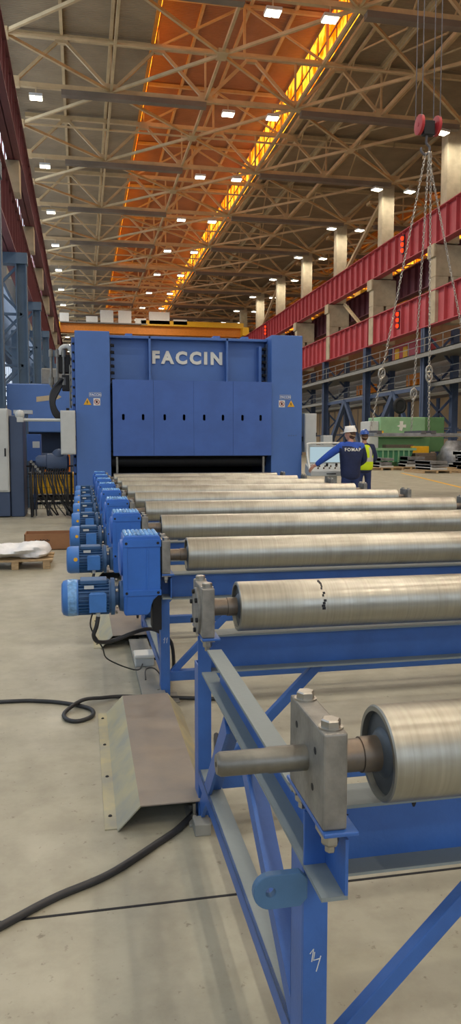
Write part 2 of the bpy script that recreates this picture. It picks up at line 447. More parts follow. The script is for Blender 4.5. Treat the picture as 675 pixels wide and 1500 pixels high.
# crane girders
def girder(name, x, z0, z1, m, inward, label, y0=20., y1=190., st=1.5):
    root = thing(name, label, 'crane girder', (x, 0, 0), kind='structure')
    b = MB(); b.box(-.02, .02, y0, y1, z0, z1); b.build('web_plate', M[m], root)
    b = MB(); b.box(-.35, .35, y0, y1, z0, z0+.06); b.box(-.35, .35, y0, y1, z1-.06, z1); b.build('flange', M[m], root)
    b = MB(); y = y0
    while y < y1:
        b.box(-.28, .28, y-.02, y+.02, z0+.05, z1-.05); y += st
    b.build('stiffener', M[m], root)
    b = MB(); b.box(-.06, .06, y0, y1, z1, z1+.14); (b.box(.2, 1.4, y0, y1, z1-.02, z1+.02) if inward < 0 else b); b.build('crane_rail', M['redd'], root)
    return root
girder('crane_girder', 26.2, 16.25, 18.75, 'red', -1, 'red upper crane girder along the right column line')
girder('crane_girder', 26.2, 10.4, 12.95, 'red', -1, 'red lower crane girder along the right column line')
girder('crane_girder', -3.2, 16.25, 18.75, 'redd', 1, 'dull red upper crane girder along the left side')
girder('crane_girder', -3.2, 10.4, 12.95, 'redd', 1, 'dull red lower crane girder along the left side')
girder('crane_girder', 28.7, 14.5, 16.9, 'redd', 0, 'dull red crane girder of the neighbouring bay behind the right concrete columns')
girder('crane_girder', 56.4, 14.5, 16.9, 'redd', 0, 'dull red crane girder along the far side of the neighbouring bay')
for i, y in enumerate([53.4+BAY*k for k in range(9)]):
    root = thing('concrete_column', 'cream concrete column on the right crane line, %s from the viewer' % ORD[i], 'column', (26.9, y, 0), group='right concrete columns', kind='structure')
    b = MB(); b.box(-.25, .85, -.5, .5, 16.3, ZB); b.build('upper_shaft', M['conc'], root)
    b = MB(); b.box(-1.0, .05, -.5, .5, 10.5, 13.9); b.box(.3, 1.2, -.5, .5, 10.5, 13.9); b.box(-1.0, 1.2, -.5, .5, 13.9, 16.2); b.box(-1.2, -1.001, -.55, .55, 15.3, 16.24)
    b.build('haunch', M['conc'], root, .04)
for i, y in enumerate([42.6+BAY*k for k in range(9)]):
    root = thing('concrete_column', 'concrete column above the left lower girder, %s from the viewer' % ORD[i], 'column', (-4.4, y, 0), group='left concrete columns', kind='structure')
    b = MB(); b.box(-.4, .5, -.5, .5, 12.9, 16.2); b.box(-.45, 1.45, -.56, .56, 14.6, 16.24); b.build('shaft', M['conc'], root, .03)
for i, y in enumerate((66, 102.6)):
    b = MB(); b.bar((27.1, y+11, 18.7), (27.1, y, 23.6), .3, .3); b.bar((27.1, y+1, 10.8), (27.1, y+10, 16), .25, .25)
    struct('wall_brace', b, M['truss'], '%s pale diagonal brace between the right concrete columns' % (('nearer', 'farther')[i]), 'brace')
# lower right steel columns with bracing legs
for i, y in enumerate([54.9+BAY*k for k in range(-2, 9)]):
    root = thing('steel_column', 'dark blue steel column under the right lower girder, %s from the viewer' % ORD[i], 'column', (26.2, y, 0), group='right blue columns', kind='structure')
    b = MB(); b.box(-.28, .28, -.05, .05, 0, 10.4); b.box(-.28, -.2, -.3, .3, 0, 10.4); b.box(.2, .28, -.3, .3, 0, 10.4); b.build('near_leg', M['bluecol'], root)
    b = MB(); b.box(2.2, 2.7, -.25, .25, 0, 10.4); b.build('far_leg', M['bluecol'], root)
    b = MB()
    for z in (.4, 2.8, 5.2, 7.6): b.bar((0, 0, z), (2.4, 0, z+2.4), .16, .16); b.bar((2.4, 0, z), (0, 0, z+2.4), .16, .16)
    b.build('lacing', M['bluecol'], root)
for i, y in enumerate((62, 74.2)):
    b = MB(); b.bar((26.5, y+5.5, .2), (26.5, y-.5, 5.9), .35, .5); b.bar((26.5, y-6, .2), (26.5, y-.5, 5.9), .3, .45); b.bar((26.5, y-6, 5.9), (26.5, y+6, 5.9), .2, .3)
    struct('portal_brace', b, M['bluecol'], 'dark blue sloping portal brace legs between the right columns, %s pair' % (('nearer', 'farther')[i]), 'brace')
# left steel columns
for i, y in enumerate((25.6, 37.6, 50, 62.3, 74.5, 86.7, 99)):
    root = thing('steel_column', 'grey blue steel column under the left lower girder, %s from the viewer' % ORD[i], 'column', (-2.66, y, 0), group='left grey blue columns', kind='structure')
    b = MB(); b.box(-.24, .24, -.04, .04, 0, 10.4); b.box(-.26, -.2, -.24, .24, 0, 10.4); b.box(.2, .26, -.24, .24, 0, 10.4); b.box(-1.2, .3, -.3, .3, 9.9, 10.4); b.build('near_leg', M['bluegrey'], root)
    b = MB(); b.box(-2.6, -2.1, -.24, .24, 0, 10.4); b.build('far_leg', M['bluegrey'], root)
    b = MB()
    for z in (.4, 2.8, 5.2, 7.6): b.bar((0, 0, z+2.4), (-2.3, 0, z), .12, .12); b.bar((-2.3, 0, z+2.4), (0, 0, z), .12, .12); b.bar((-2.3, 0, z), (0, 0, z), .12, .12)
    b.build('lacing', M['bluegrey'], root)
# walkways and tan wall on the right
for (z, x0, x1, nm) in ((8.4, 25.4, 29.3, 'upper'), (6.3, 26.8, 29.5, 'lower')):
    root = thing('walkway', '%s grey steel walkway with rail along the right column line' % nm, 'walkway', kind='structure')
    b = MB(); b.box(x0, x0+.12, 36, 150, z-.35, z); b.box(x0, x1, 36, 150, z-.06, z); b.build('deck', M['walk'], root)
    b = MB(); b.box(x0, x0+.05, 36, 150, z+1.0, z+1.05); b.box(x0, x0+.05, 36, 150, z+.5, z+.54)
    for k in range(40): b.box(x0, x0+.05, 36+k*2.9, 36.05+k*2.9, z, z+1.05)
    b.build('railing', M['walk'], root)
b = MB(); b.box(31.4, 31.6, 20, 150, 0, 5.6)
for k in range(20): b.box(31.3, 31.4, 20+k*6.1, 20.5+k*6.1, 0, 5.6, 1)
for k in range(60): b.box(31.36, 31.4, 20+k*2.03, 20.06+k*2.03, 0, 5.6, 1)
b.box(31.3, 31.4, 20, 150, 2.6, 2.75, 1)
o = b.build('wall_partition', [M['tan'], M['bluecol']]); tag(o, 'tan panel partition behind the right blue columns', 'wall', kind='structure')
b = MB(); b.box(33, 33.2, 20, 150, 5.6, 10.6); struct('wall_upper_partition', b, M['walk'], 'dim grey cladding above the tan partition on the right', 'wall')

for i, (z, rr) in enumerate(((7.0, .12), (7.45, .09), (5.9, .14))):
    b = MB(); b.cyl((30.6, 40, z), (30.6, 120, z), rr, 10); o = b.build('wall_pipe', M['lgrey'], smooth=40)
    tag(o, 'pale pipe running along behind the right walkways, %s' % (['middle of three', 'highest of three', 'lowest of three'][i]), 'pipe', kind='structure')
rc = thing('crane_cab', 'red cabin with yellow panels under the right lower girder', 'cabin', (27.6, 0, 0))
b = MB(); b.box(0, 1.6, 59.2, 64.6, 8.4, 10.3); b.build('cabin_body', M['red'], rc, .05)
for y in (61.3, 63.):  # plain yellow painted panels
    b = MB(); b.box(-.05, 0, y, y+.85, 9.0, 9.9); b.build('cabin_panel', M['yellow'], rc)

# red indicator lights
for i, (y, z, nm) in enumerate(((58.6, 17.6, 'upper girder, nearer one'), (59.3, 11.7, 'lower girder'), (105., 17.6, 'upper girder, farther one'))):
    root = thing('indicator_light', 'red three dot indicator light on the right %s' % nm, 'indicator light', (25.78, y, z), group='red indicator lights')
    b = MB(); b.box(0, .1, -.2, .2, -.75, .75); b.build('housing', M['dark'], root)
    for k in (-.48, 0, .48):
        b = MB(); b.ball((-.02, 0, k), .17, 8, 6); b.build('signal_lamp', M['ledred'], root)

# lamps
def lamp_proto():
    r = thing('highbay_lamp', '', 'ceiling lamp')
    b = MB(); b.box(-.42, .42, -.34, .34, .05, .22); b.build('housing', M['lgrey'], r)
    b = MB(); b.box(-.38, -.03, -.3, .3, 0, .05); b.box(.03, .38, -.3, .3, 0, .05); b.build('diffuser', M['lamp'], r)
    b = MB(); b.box(-.03, .03, -.03, .03, .2, .95); b.build('hanger', M['truss'], r)
    return r
lp = lamp_proto(); first = True
rows = ((-2.5, 'left edge row'), (10.1, 'left centre row'), (13.2, 'right centre row'), (25.75, 'right column row'), (28.8, 'row just beyond the right columns'), (41.4, 'centre row of the neighbouring bay'))
LP = 480.
for x, nm in rows:
    kk = 0
    for k in range(-6, 12):
        y = 51.9+.12+k*BAY
        if y > 26:
            lab = 'lit white high-bay lamp, %s from the viewer in the %s' % (ORD[kk], nm); kk += 1
            rz = .25 if x > 20 else 0
            if first: lp.location = (x, y, 23.85-.2); lp['label'] = lab; lp['group'] = 'high-bay lamps under the roof'; first = False; lp.rotation_euler = (0, 0, rz)
            else: dup(lp, (x, y, 23.85-.2), rz, lab)
        if y < 115:
            ld = bpy.data.lights.new('lamp_light', 'AREA'); ld.shape = 'DISK'; ld.size = .8; ld.energy = LP*(.35 if 25 < x < 30 else 1); ld.color = (1, .91, .765); ld.spread = 3.0
            lo = bpy.data.objects.new('lamp_light', ld); COL.objects.link(lo); lo.location = (x, y, 23.55)

# yellow bridge crane far behind the press
cr = thing('bridge_crane', 'yellow orange bridge crane with white cabinets spanning the hall behind the press', 'crane', (0, 122, 0))
b = MB(); b.box(-3.2, 26.2, -.6, .6, 18.9, 20.3); b.build('main_girder', M['orange'], cr)
b = MB(); b.box(9.5, 26., -1.3, -.7, 20.2, 21.0); b.build('trolley_beam', M['yellow'], cr)
b = MB(); b.box(-3., 10.5, -1.4, -.6, 20.3, 20.45); b.build('platform', M['walk'], cr)
for x0, x1, h in ((-3, -1.6, 1.3), (3.2, 5.2, 1.9), (6.0, 8., 1.9), (1, 2.8, .9), (8.6, 10.3, .8), (10.8, 14.0, 1.9), (14.6, 16.8, .8)):
    b = MB(); b.box(x0, x1, -1.3, -.5, 20.45, 20.45+h); b.build('cabinet', M['white'], cr)
b = MB(); b.box(-3.9, -2.9, -2.5, 2.5, 18.9, 20.2); b.build('end_carriage', M['yellow'], cr)
b = MB(); b.box(25.6, 26.6, -2.5, 2.5, 18.9, 20.2); b.build('end_carriage', M['yellow'], cr)
cr2 = thing('bridge_crane', 'orange bridge crane in the bay beyond the right columns', 'crane', (0, 88, 0))
b = MB(); b.box(28.4, 56.8, -.6, .6, 17.05, 19.); b.build('main_girder', M['orange'], cr2)
b = MB(); b.box(33, 36, -1, 1, 19, 20); b.build('trolley', M['yellow'], cr2)
for i, (x, y, z, w, h) in enumerate(((28., 73, 6.91, 1.6, 1.2), (28., 61, 6.91, 1.4, 1.2), (28., 48.8, 6.91, 2.0, 1.1))):
    b = MB(); b.box(x, x+1, y-w, y+w, z-.6, z-.6+h); b.box(x-.15, x, y-w*.8, y-w*.2, z-.4, z-.4+h*.5); b.box(x-.1, x, y+w*.2, y+w*.8, z-.4, z-.4+h*.5)
    o = b.build('orange_hoist', M['orange'], bevel=.05); tag(o, 'orange machine housing on the right walkway, %s from the press' % (['first', 'second', 'third'][i]), 'machine', 'orange housings on the right walkway')

# ------------------------------------------------------------------ roller conveyor
NR = 10; PITCH = 1.36; YR = [1.33+PITCH*k for k in range(NR)]; AX = .824; RR = .0915; XA, XB = .552, 3.55
def make_roller():
    r = thing('conveyor_roller', '', 'roller', group='steel rollers of the roller table')
    b = MB(); n = 64
    b.lathe((XA, 0, AX), (1, 0, 0), [(.06, RR-.012), (.0, RR-.012), (0, RR-.003), (.003, RR), (XB-XA-.003, RR), (XB-XA, RR-.003), (XB-XA, RR-.012), (XB-XA-.06, RR-.012)], n, caps=False)
    b.build('tube', M['roller'], r, smooth=30)
    for x in (XA, XB):
        s = 1 if x == XA else -1
        b = MB(); b.lathe((x+s*.012, 0, AX), (s, 0, 0), [(0, RR-.011), (.012, RR-.011)], 48)
        b.lathe((x+s*.012, 0, AX), (-s, 0, 0), [(-.004, .052), (.004, .046), (.012, .036)], 32)
        b.build('end_disc', M['disc'], r, smooth=40)
        b = MB(); b.lathe((x+s*.02, 0, AX), (-s, 0, 0), [(0, .034), (.055, .034), (.056, .031), (.16, .031)], 32); b.build('journal', M['rust'], r, smooth=40)
        bx0, bx1 = (.408, .453) if s == 1 else (3.65, 3.695)
        b = MB(); b.box(bx0, bx1, -.11, .11, .736, .914)
        bl = b.build('bearing_block', M['block'], r, .004)
        b = MB()
        for y in (-.078, .078): b.hexb((bx0+.023, y, .914), (0, 0, 1), .0185, .017); b.lathe((bx0+.023, y, .912), (0, 0, 1), [(0, .0225), (.005, .0225)], 20); b.build('bolt', M['bolt'], bl, smooth=20); b = MB()
        for y in (-.085, .085): b.hexb((bx0+.022, y, .727), (0, 0, -1), .017, .028); b.hexb((bx0+.022, y, .699), (0, 0, -1), .01, .014); b.box(bx0, bx0+.046, y-.02, y+.02, .721, .728); b.build('lower_nut', M['bolt'], bl, smooth=20); b = MB()
    return r
ROLLAB = ['shiny steel roller nearest the camera with a bare shaft stub at its left end',
          'steel roller second from the camera with a round bolted bearing cover',
          'steel roller third from the camera, driven by the nearest blue gear motor'] + \
         ['steel roller %s from the camera, driven by the %s blue gear motor' % (ORD[k], ORD[k-2]) for k in range(3, NR)]
pr0 = make_roller(); rollers = [pr0]; pr0.location = (0, YR[0], 0); pr0['label'] = ROLLAB[0]
for k in range(1, NR): rollers.append(dup(pr0, (0, YR[k], 0), label=ROLLAB[k]))
# bare stub shaft of the nearest roller
r = rollers[0]
b = MB(); b.lathe((.425, 0, AX+.004), (-1, 0, 0), [(0, .0245), (.09, .0245), (.094, .0228), (.182, .0228), (.19, .018)], 32)
b.build('shaft_stub', M['steel'], r, smooth=40)
b = MB(); b.lathe((.2355, 0, AX+.004), (-1, 0, 0), [(0, .005), (.001, .005)], 16)
for (y, z) in ((-.06, .865), (.055, .79), (.06, .87), (-.045, .79)): b.lathe((.409, y, z), (-1, 0, 0), [(0, .007), (.0015, .007)], 14)
b.build('drilled_hole', M['dark'], r)
# cover of the second roller
r = rollers[1]
b = MB(); b.lathe((.41, 0, .815), (-1, 0, 0), [(0, .085), (.01, .085), (.012, .082)], 40); cv = b.build('bearing_cover', M['block'], r, smooth=30)
for k in range(6):
    a = k*PI/3+.3; b = MB(); b.hexb((.399, .07*math.cos(a), .815+.07*math.sin(a)), (-1, 0, 0), .009, .01); b.build('cover_bolt', M['dark'], cv)
# dark spill mark running down the second roller
b2 = MB()
for k in range(14):
    if k in (6, 9): continue
    a0 = math.radians(100+k*6); a1 = math.radians(100+(k+.95)*6); w = .003+.004*random.random(); xx = .865+.004*random.uniform(-1, 1)
    vs = []
    for a in (a0, a1):
        for rr in (RR-.001, RR+.0006):
            for sx in (-1, 1): vs.append((xx+sx*w, RR*0+rr*math.cos(a), AX+rr*math.sin(a)))
    b2.add(vs, [(2, 3, 7, 6), (0, 1, 3, 2), (4, 6, 7, 5), (0, 2, 6, 4), (1, 5, 7, 3), (0, 4, 5, 1)])
b2.build('oil_streak', M['dark'], r)

# --- stands: one blue frame carries two rollers
def section_prof(h, w, tw, tf): return [(0, 0), (w, 0), (w, tf), (tw, tf), (tw, h-tf), (w, h-tf), (w, h), (0, h)]
def make_stand():
    r = thing('roller_stand', '', 'steel frame', group='blue frames of the roller table')
    for j in (0, 1):
        y = j*PITCH
        # cross beam: channel facing the camera side web
        b = MB(); b.box(.462, 3.64, y+.06, y+.068, .578, .706); b.build('cross_beam', M['blue'], r)
        b = MB(); b.box(.462, 3.64, y+.02, y+.11, .706, .713); b.box(.462, 3.64, y+.01, y+.12, .572, .578); b.build('beam_flange', M['dusty'], r)
        for s, x0 in ((1, .41), (-1, 3.646)):
            b = MB(); b.box(x0, x0+.05, y+.01+.0, y+.018, .01, .715); b.box(x0, x0+.006, y+.018, y+.1, .01, .6); b.box(x0+.044, x0+.05, y+.018, y+.1, .01, .6); b.box(x0, x0+.05, y+.094, y+.1, .01, .6)
            b.build('post', M['blue'], r, .002)
            b = MB(); b.box(x0-.003, x0+.062, y-.12, y+.13, .728, .736); b.box(x0+.004, x0+.05, y-.1, y+.12, .72, .728); b.build('pad_plate', M['blue'], r, .002)
            b = MB(); b.box(x0-.04, x0+.1, y-.03, y+.13, 0, .012); b.box(x0-.03, x0+.03, y-.1, y-.03, 0, .045); b.build('base_plate', M['tray'], r, .003)
            b = MB(); b.hexb((x0-.015, y+.02, .012), (0, 0, 1), .013, .014); b.cyl((x0-.015, y+.02, .012), (x0-.015, y+.02, .07), .007, 8); b.hexb((x0-.015, y+.1, .012), (0, 0, 1), .013, .014)
            b.build('anchor_bolt', M['bolt'], r)
            # 45 degree brace in the cross plane
            b = MB()
            if s == 1: b.bar((.485, y+.085, .145), (.915, y+.085, .575), .036, .03, up=(0, 1, 0))
            else: b.bar((3.625, y+.085, .145), (3.195, y+.085, .575), .036, .03, up=(0, 1, 0))
            b.build('diagonal_brace', M['blue'], r, .003)
        b = MB(); b.box(.46, 3.646, y+.05, y+.1, .1, .155); b.build('bottom_rail', M['blue'], r, .003)
    for x0, dx in ((.41, 1), (3.696, -1)):
        y0, y1 = -.1, PITCH-.1
        b = MB()
        x1 = x0+dx*.05
        b.box(x1, x1-dx*.006, y0, y1-.1, .605, .712)
        b.build('long_web', M['blue'], r)
        b = MB(); b.box(x0, x1, .1, y1-.1, .712-.0, .72); b.box(x0, x1, y0, y1+.02, .598, .606); b.build('long_flange', M['dusty'], r)
        # lower angle rail
        b = MB(); b.box(x0, x0+dx*.06, .1, PITCH+.01, .196, .203); b.build('lower_rail', M['dusty'], r)
        b = MB(); b.box(x0, x0+dx*.008, .1, PITCH+.01, .15, .203); b.build('rail_lip', M['blue'], r)
        # K braces in the long plane
        b = MB(); b.bar((x0+dx*.03, PITCH-.02, .06), (x0+dx*.03, PITCH*.62, .575), .05, .008, up=(1, 0, 0) if False else None); b.bar((x0+dx*.008, PITCH-.02, .06), (x0+dx*.008, PITCH*.62, .575), .012, .06)
        b.build('knee_brace', M['blue'], r)
        b = MB(); b.bar((x0+dx*.008, PITCH*.46, .575), (x0+dx*.008, .1, .22), .01, .05); b.bar((x0+dx*.03, PITCH*.46, .575), (x0+dx*.03, .1, .2), .05, .01); b.build('knee_brace', M['blue'], r)
    return r
st0 = make_stand(); STLAB = ['blue steel frame nearest the camera with a lifting lug and chalk mark on its post',
    'blue steel frame second from the camera carrying the third and fourth rollers',
    'blue steel frame third from the camera carrying the fifth and sixth rollers',
    'blue steel frame fourth from the camera carrying the seventh and eighth rollers',
    'blue steel frame beside the press carrying the last two rollers']
st0.location = (0, YR[0], 0); st0['label'] = STLAB[0]; stands = [st0]
for k in range(1, 5): stands.append(dup(st0, (0, YR[2*k], 0), label=STLAB[k]))
bpy.data.objects.remove([c for c in st0.children if c.name.startswith('bottom_rail')][0])
# lug on the nearest post
b = MB(); pts = [(.412, -.036), (.412, .036)]
pts = [(0, .034)]+[(-.073+.034*math.cos(a), .034*math.sin(a)) for a in [PI/2+PI*i/10 for i in range(11)]]+[(0, -.034)]
hole = 14
lugv = MB(); n = 24
outer = []
for i in range(n):
    a = 2*PI*i/n; c, s_ = math.cos(a), math.sin(a)
    if c <= 0: outer.append((-.073+.034*c, .034*s_))
    else:
        t = min(.073/max(c, 1e-6), .034/max(abs(s_), 1e-6)); outer.append((-.073+t*c, t*s_))
inner = [(-.073+.0095*math.cos(2*PI*i/n), .0095*math.sin(2*PI*i/n)) for i in range(n)]
vs = [(.412+u, yy, .57+w) for yy in (-.01, .008) for (u, w) in outer+inner]; fs = []
for i in range(n):
    j = (i+1) % n
    fs += [(i, j, n+j, n+i), (2*n+j, 2*n+i, 3*n+i, 3*n+j), (i, 2*n+i, 2*n+j, j), (n+j, 3*n+j, 3*n+i, n+i)]
lugv.add(vs, fs); lg = lugv.build('lifting_lug', M['lugblue'], st0, .002); lg['label'] = 'grey blue lug with a round hole'
b = MB()
for x, z, w, h in ((.50, .672, .03, .006), (.545, .69, .02, .004), (.58, .694, .016, .004), (.61, .697, .012, .003), (.66, .683, .008, .012), (.76, .69, .02, .005)):
    b.ext([(w*.6*math.cos(a)*(1+.2*math.sin(3*a)), h*.6*math.sin(a)) for a in [2*PI*i/12 for i in range(12)]], (x, .0596, z), (1, 0, 0), (0, 0, 1), (0, -.0004, 0))
b.build('dirt_smudge', M['dark'], st0)
# chalk marks "14" and "11"
def chalk(strokes, parent, x, y, z, s=1.):
    b = MB()
    for st in strokes: b.tube([(x+u*s, y, z+w*s) for u, w in st], .0011, 5)
    return b.build('chalk_mark', M['white'], parent)
chalk([[(0, .018), (.006, .026), (.003, .004)], [(.008, .02), (.006, .006), (.018, .008)], [(.0185, .012), (.011, -.014)]], st0, .424, .0095, .40, 1.2)
chalk([[(0, .012), (.006, .02), (.002, 0)], [(.01, .012), (.014, .02), (.011, 0)]], stands[1], .424, .0095, .33, 1.6)

# --- gear motors
def make_motor():
    r = thing('gear_motor', '', 'gear motor', group='blue gear motors of the roller table')
    ya, yb = -.11, .13
    prof = [(.212, .52), (.33, .52), (.345, .535), (.35, .57), (.362, .60), (.4, .635), (.4, .935), (.39, .945), (.215, .945), (.205, .935), (.205, .535)]
    b = MB(); b.ext(prof, (0, ya, 0), (1, 0, 0), (0, 0, 1), (0, yb-ya, 0)); hb = b.build('gearbox_housing', M['gear'], r, .006)
    b = MB(); b.box(.202, .403, ya-.006, ya, .885, .925); b.box(.202, .403, ya-.006, ya, .625, .655); b.box(.325, .335, ya-.003, ya, .655, .885); b.box(.202, .225, ya-.004, ya, .655, .885); b.box(.215, .222, ya-.004, ya, .53, .625)
    b.build('cover_rib', M['gear'], hb, .003)
    for x, z in ((.22, .905), (.386, .905), (.22, .64), (.386, .64)):
        b = MB(); b.lathe((x, ya-.0055, z), (0, -1, 0), [(0, .0075), (.002, .0075)], 12); b.build('cover_bolt', M['dark'], hb)
    b = MB(); b.lathe((.206, .01, .815), (-1, 0, 0), [(0, .1), (.012, .098), (.02, .08), (.022, .05)], 32); b.build('end_cover', M['gear'], hb, smooth=40)
    b = MB()
    for i in range(5):
        for j in range(8): b.ball((.222+j*.0225, ya+.03+i*.045, .946), .0135, 8, 6, sx=.95, sy=1.5, sz=.9)
    b.build('ribbed_top', M['film'], hb, smooth=60)
    # output side flange and hub
    b = MB(); b.lathe((.395, 0, AX), (1, 0, 0), [(0, .1), (.014, .1), (.016, .06), (.02, .06)], 32); b.build('output_flange', M['dark'], r, smooth=40)
    b = MB(); b.box(.36, .41, -.05, .07, .42, .66); b.build('torque_bracket', M['dark'], r, .004)
    z = .607
    b = MB(); b.lathe((.206, 0, z), (-1, 0, 0), [(0, .085), (.02, .08), (.026, .055), (.045, .055), (.046, .1), (.066, .1), (.067, .09), (.078, .088)], 32); b.build('motor_flange', M['motor_dark'], r, smooth=30)
    b = MB()
    for k in range(6):
        a = 2*PI*k/6+.5; b.hexb((.165, .088*math.cos(a), z+.088*math.sin(a)), (1, 0, 0), .009, .012)
    b.build('flange_bolt', M['bolt'], r)
    b = MB(); b.lathe((.13, 0, z), (-1, 0, 0), [(0, .08), (.175, .08)], 32)
    for k in range(28):
        a = 2*PI*k/28; c, s_ = math.cos(a), math.sin(a)
        p = V((.13, .085*c, z+.085*s_)); b.bar(p, p+V((-.175, 0, 0)), .0045, .02, up=(0, c, s_))
    b.build('finned_body', M['motor_dark'], r)
    b = MB(); b.lathe((-.03, 0, z), (-1, 0, 0), [(0, .094), (.003, .097), (.062, .097), (.08, .09), (.088, .075)], 36); b.build('fan_cowl', M['motor'], r, smooth=40)
    b = MB(); b.box(-.02, .12, -.06, .06, z+.078, z+.1); b.build('top_plate', M['motor_dark'], r, .004)
    b = MB(); b.box(.03, .108, -.135, -.075, z-.055, z+.04); tb = b.build('terminal_box', M['motor'], r, .006)
    b = MB(); b.box(.024, .114, -.139, -.125, z-.058, z+.043); b.build('box_lid', M['motor'], tb, .004)
    b = MB(); b.lathe((.07, -.105, z-.055), (0, 0, -1), [(0, .012), (.018, .012), (.02, .009), (.03, .009)], 12); b.build('cable_gland', M['lgrey'], tb)
    b = MB(); b.box(.0, .05, -.081, -.078, z+.058, z+.076); b.build('rating_plate', M['lgrey'], r)
    b = MB(); b.lathe((-.055, -.096, z+.015), (0, -1, 0), [(0, .014), (.002, .014)], 16); b.build('round_sticker', M['yellow'], r)
    return r
m0 = make_motor(); m0.location = (0, YR[2], 0); m0['label'] = 'blue gear motor nearest the camera, wrapped in film'
motors = [m0]
for k in range(3, NR):
    motors.append(dup(m0, (0, YR[k], 0), label='blue gear motor %s from the camera along the row' % ORD[k-2] if k < NR-1 else 'blue gear motor beside the press, last in the row'))
for c in list(COL.objects):
    if c.parent == m0 and c.name == 'round_sticker': bpy.data.objects.remove(c)
# plastic film strip on the nearest motor cowl
b = MB(); b.lathe((-.04, 0, .607), (-1, 0, 0), [(0, .0975), (.02, .099), (.045, .0985)], 40, caps=False); b.build('shrink_film', M['film'], m0, smooth=60)

# cables from the motors
def cable(pts, rad, label, k=6, mt='cable', name='cable', group=None):
    b = MB(); b.tube(smoothpts(pts, k), rad, 8); o = b.build(name, M[mt], smooth=60); return tag(o, label, 'cable', group)
z = .607-.085
Y2 = YR[2]
cable([(.07, Y2-.105, z), (.06, Y2-.11, .47), (.045, Y2-.1, .42), (.07, Y2-.05, .372), (.15, Y2, .362), (.26, Y2+.02, .395), (.36, Y2+.13, .385), (.44, Y2+.22, .33), (.5, Y2+.25, .25), (.51, Y2+.3, .05), (.49, Y2+.55, .013)], .011, 'thick black cable drooping from the nearest gear motor')
cable([(.05, Y2-.09, .56), (.03, Y2-.06, .46), (.09, Y2+.0, .33), (.13, Y2+.2, .2), (.3, Y2+.3, .1), (.36, Y2+.6, .08)], .004, 'thin grey wire hanging from the nearest gear motor to the cable tray')
for k in range(3, NR-1):
    Yk = YR[k]
    cable([(.07, Yk-.105, z), (.06, Yk-.1, .45), (.1, Yk-.05, .38), (.25, Yk+.05, .36), (.37, Yk+.16, .33), (.4, Yk+.3, .1)], .01, 'black cable drooping from the gear motor %s from the camera' % ORD[k-2], 4)
cable([(-1.4, 4.22, .011), (-.46, 4.2, .011), (-.25, 4.17, .011), (-.1, 4.1, .011), (.02, 3.99, .012), (.03, 3.88, .012), (-.04, 3.82, .011), (-.1, 3.86, .011), (-.11, 3.96, .012), (-.02, 4.07, .034), (.09, 4.13, .02), (.2, 4.16, .011), (.34, 4.12, .011), (.6, 4.05, .011), (.78, 4.0, .011), (.9, 3.98, .011)], .011, 'thick black cable on the floor looping once left of the ramp cover', 8)
cable([(-.8, 1.85, .011), (-.45, 2.04, .011), (-.26, 2.18, .011), (-.107, 2.295, .011), (.065, 2.393, .011), (.238, 2.553, .011), (.34, 2.66, .011), (.45, 2.84, .011), (.55, 3.1, .011), (.62, 3.5, .011)], .0125, 'thick black cable on the floor running under the nearest ramp cover', 8)
# hump covers on the floor
def cover(y0, y1, label):
    r = thing('cable_cover', label, 'floor cover', (0, 0, 0), group='sheet steel cable covers')
    t = .004
    b = MB()
    def sheet(p, q):
        (xa, za), (xb, zb) = p, q
        d = V((xb-xa, 0, zb-za)); nrm = V((-d.z, 0, d.x)).normalized()*t
        vs = []
        for yy in (y0, y1):
            for pt in (V((xa, yy, za)), V((xb, yy, zb))): vs += [pt, pt-nrm]
        b.add(vs, [(0, 2, 6, 4), (1, 5, 7, 3), (0, 4, 5, 1), (2, 3, 7, 6), (0, 1, 3, 2), (4, 6, 7, 5)])
    b.v = []; sheet((.19, .092), (.43, .092)); b.build('top_sheet', M['plate'], r)
    b = MB(); sheet((.105, .004), (.19, .092)); b.build('side_slope', M['galv'], r)
    b = MB(); sheet((.43, .092), (.5, .004)); b.build('side_slope', M['galv'], r)
    b = MB(); b.box(.06, .108, y0+.02, y1, 0, .004)
    b.build('edge_strip', M['galv'], r)
    b = MB()
    for k in range(4): b.lathe((.083, y0+.12+k*(y1-y0-.2)/3, .004), (0, 0, 1), [(0, .008), (.004, .006)], 10)
    b.build('screw', M['dark'], r)
    return r
cover(2.68, 3.93, 'grey sheet steel hump cover on the floor nearest the camera')
cover(5.22, 6.5, 'second sheet steel hump cover under the nearest gear motors')
cover(7.9, 9.2, 'third sheet steel hump cover farther along the roller table')
r = thing('cable_tray', 'grey cable tray on the floor between the first two hump covers', 'cable tray', (0, 0, 0))
b = MB(); b.box(.31, .42, 3.94, 5.2, 0, .06); b.build('trunking', M['tray'], r, .003)
b = MB(); b.box(.3, .43, 3.94, 5.2, .06, .066); b.build('trunking_lid', M['tray'], r, .002)
r = thing('junction_box', 'small white junction box on the grey cable tray', 'junction box', (.36, 4.58, .066))
b = MB(); b.box(-.06, .055, -.06, .06, 0, .05); b.build('box_body', M['lgrey'], r, .006)
b = MB(); b.box(-.065, .06, -.065, .065, .05, .075); b.build('box_lid', M['white'], r, .008)
b = MB(); b.cyl((.05, .02, .025), (.085, .02, .025), .01, 10); b.cyl((.085, .02, .025), (.11, .03, .03), .006, 8); b.build('cable_gland', M['dark'], r)
cable([(.34, 4.25, .07), (.35, 4.35, .1), (.4, 4.36, .1), (.44, 4.3, .06), (.46, 4.2, .012)], .004, 'thin dark wire over the front end of the cable tray')

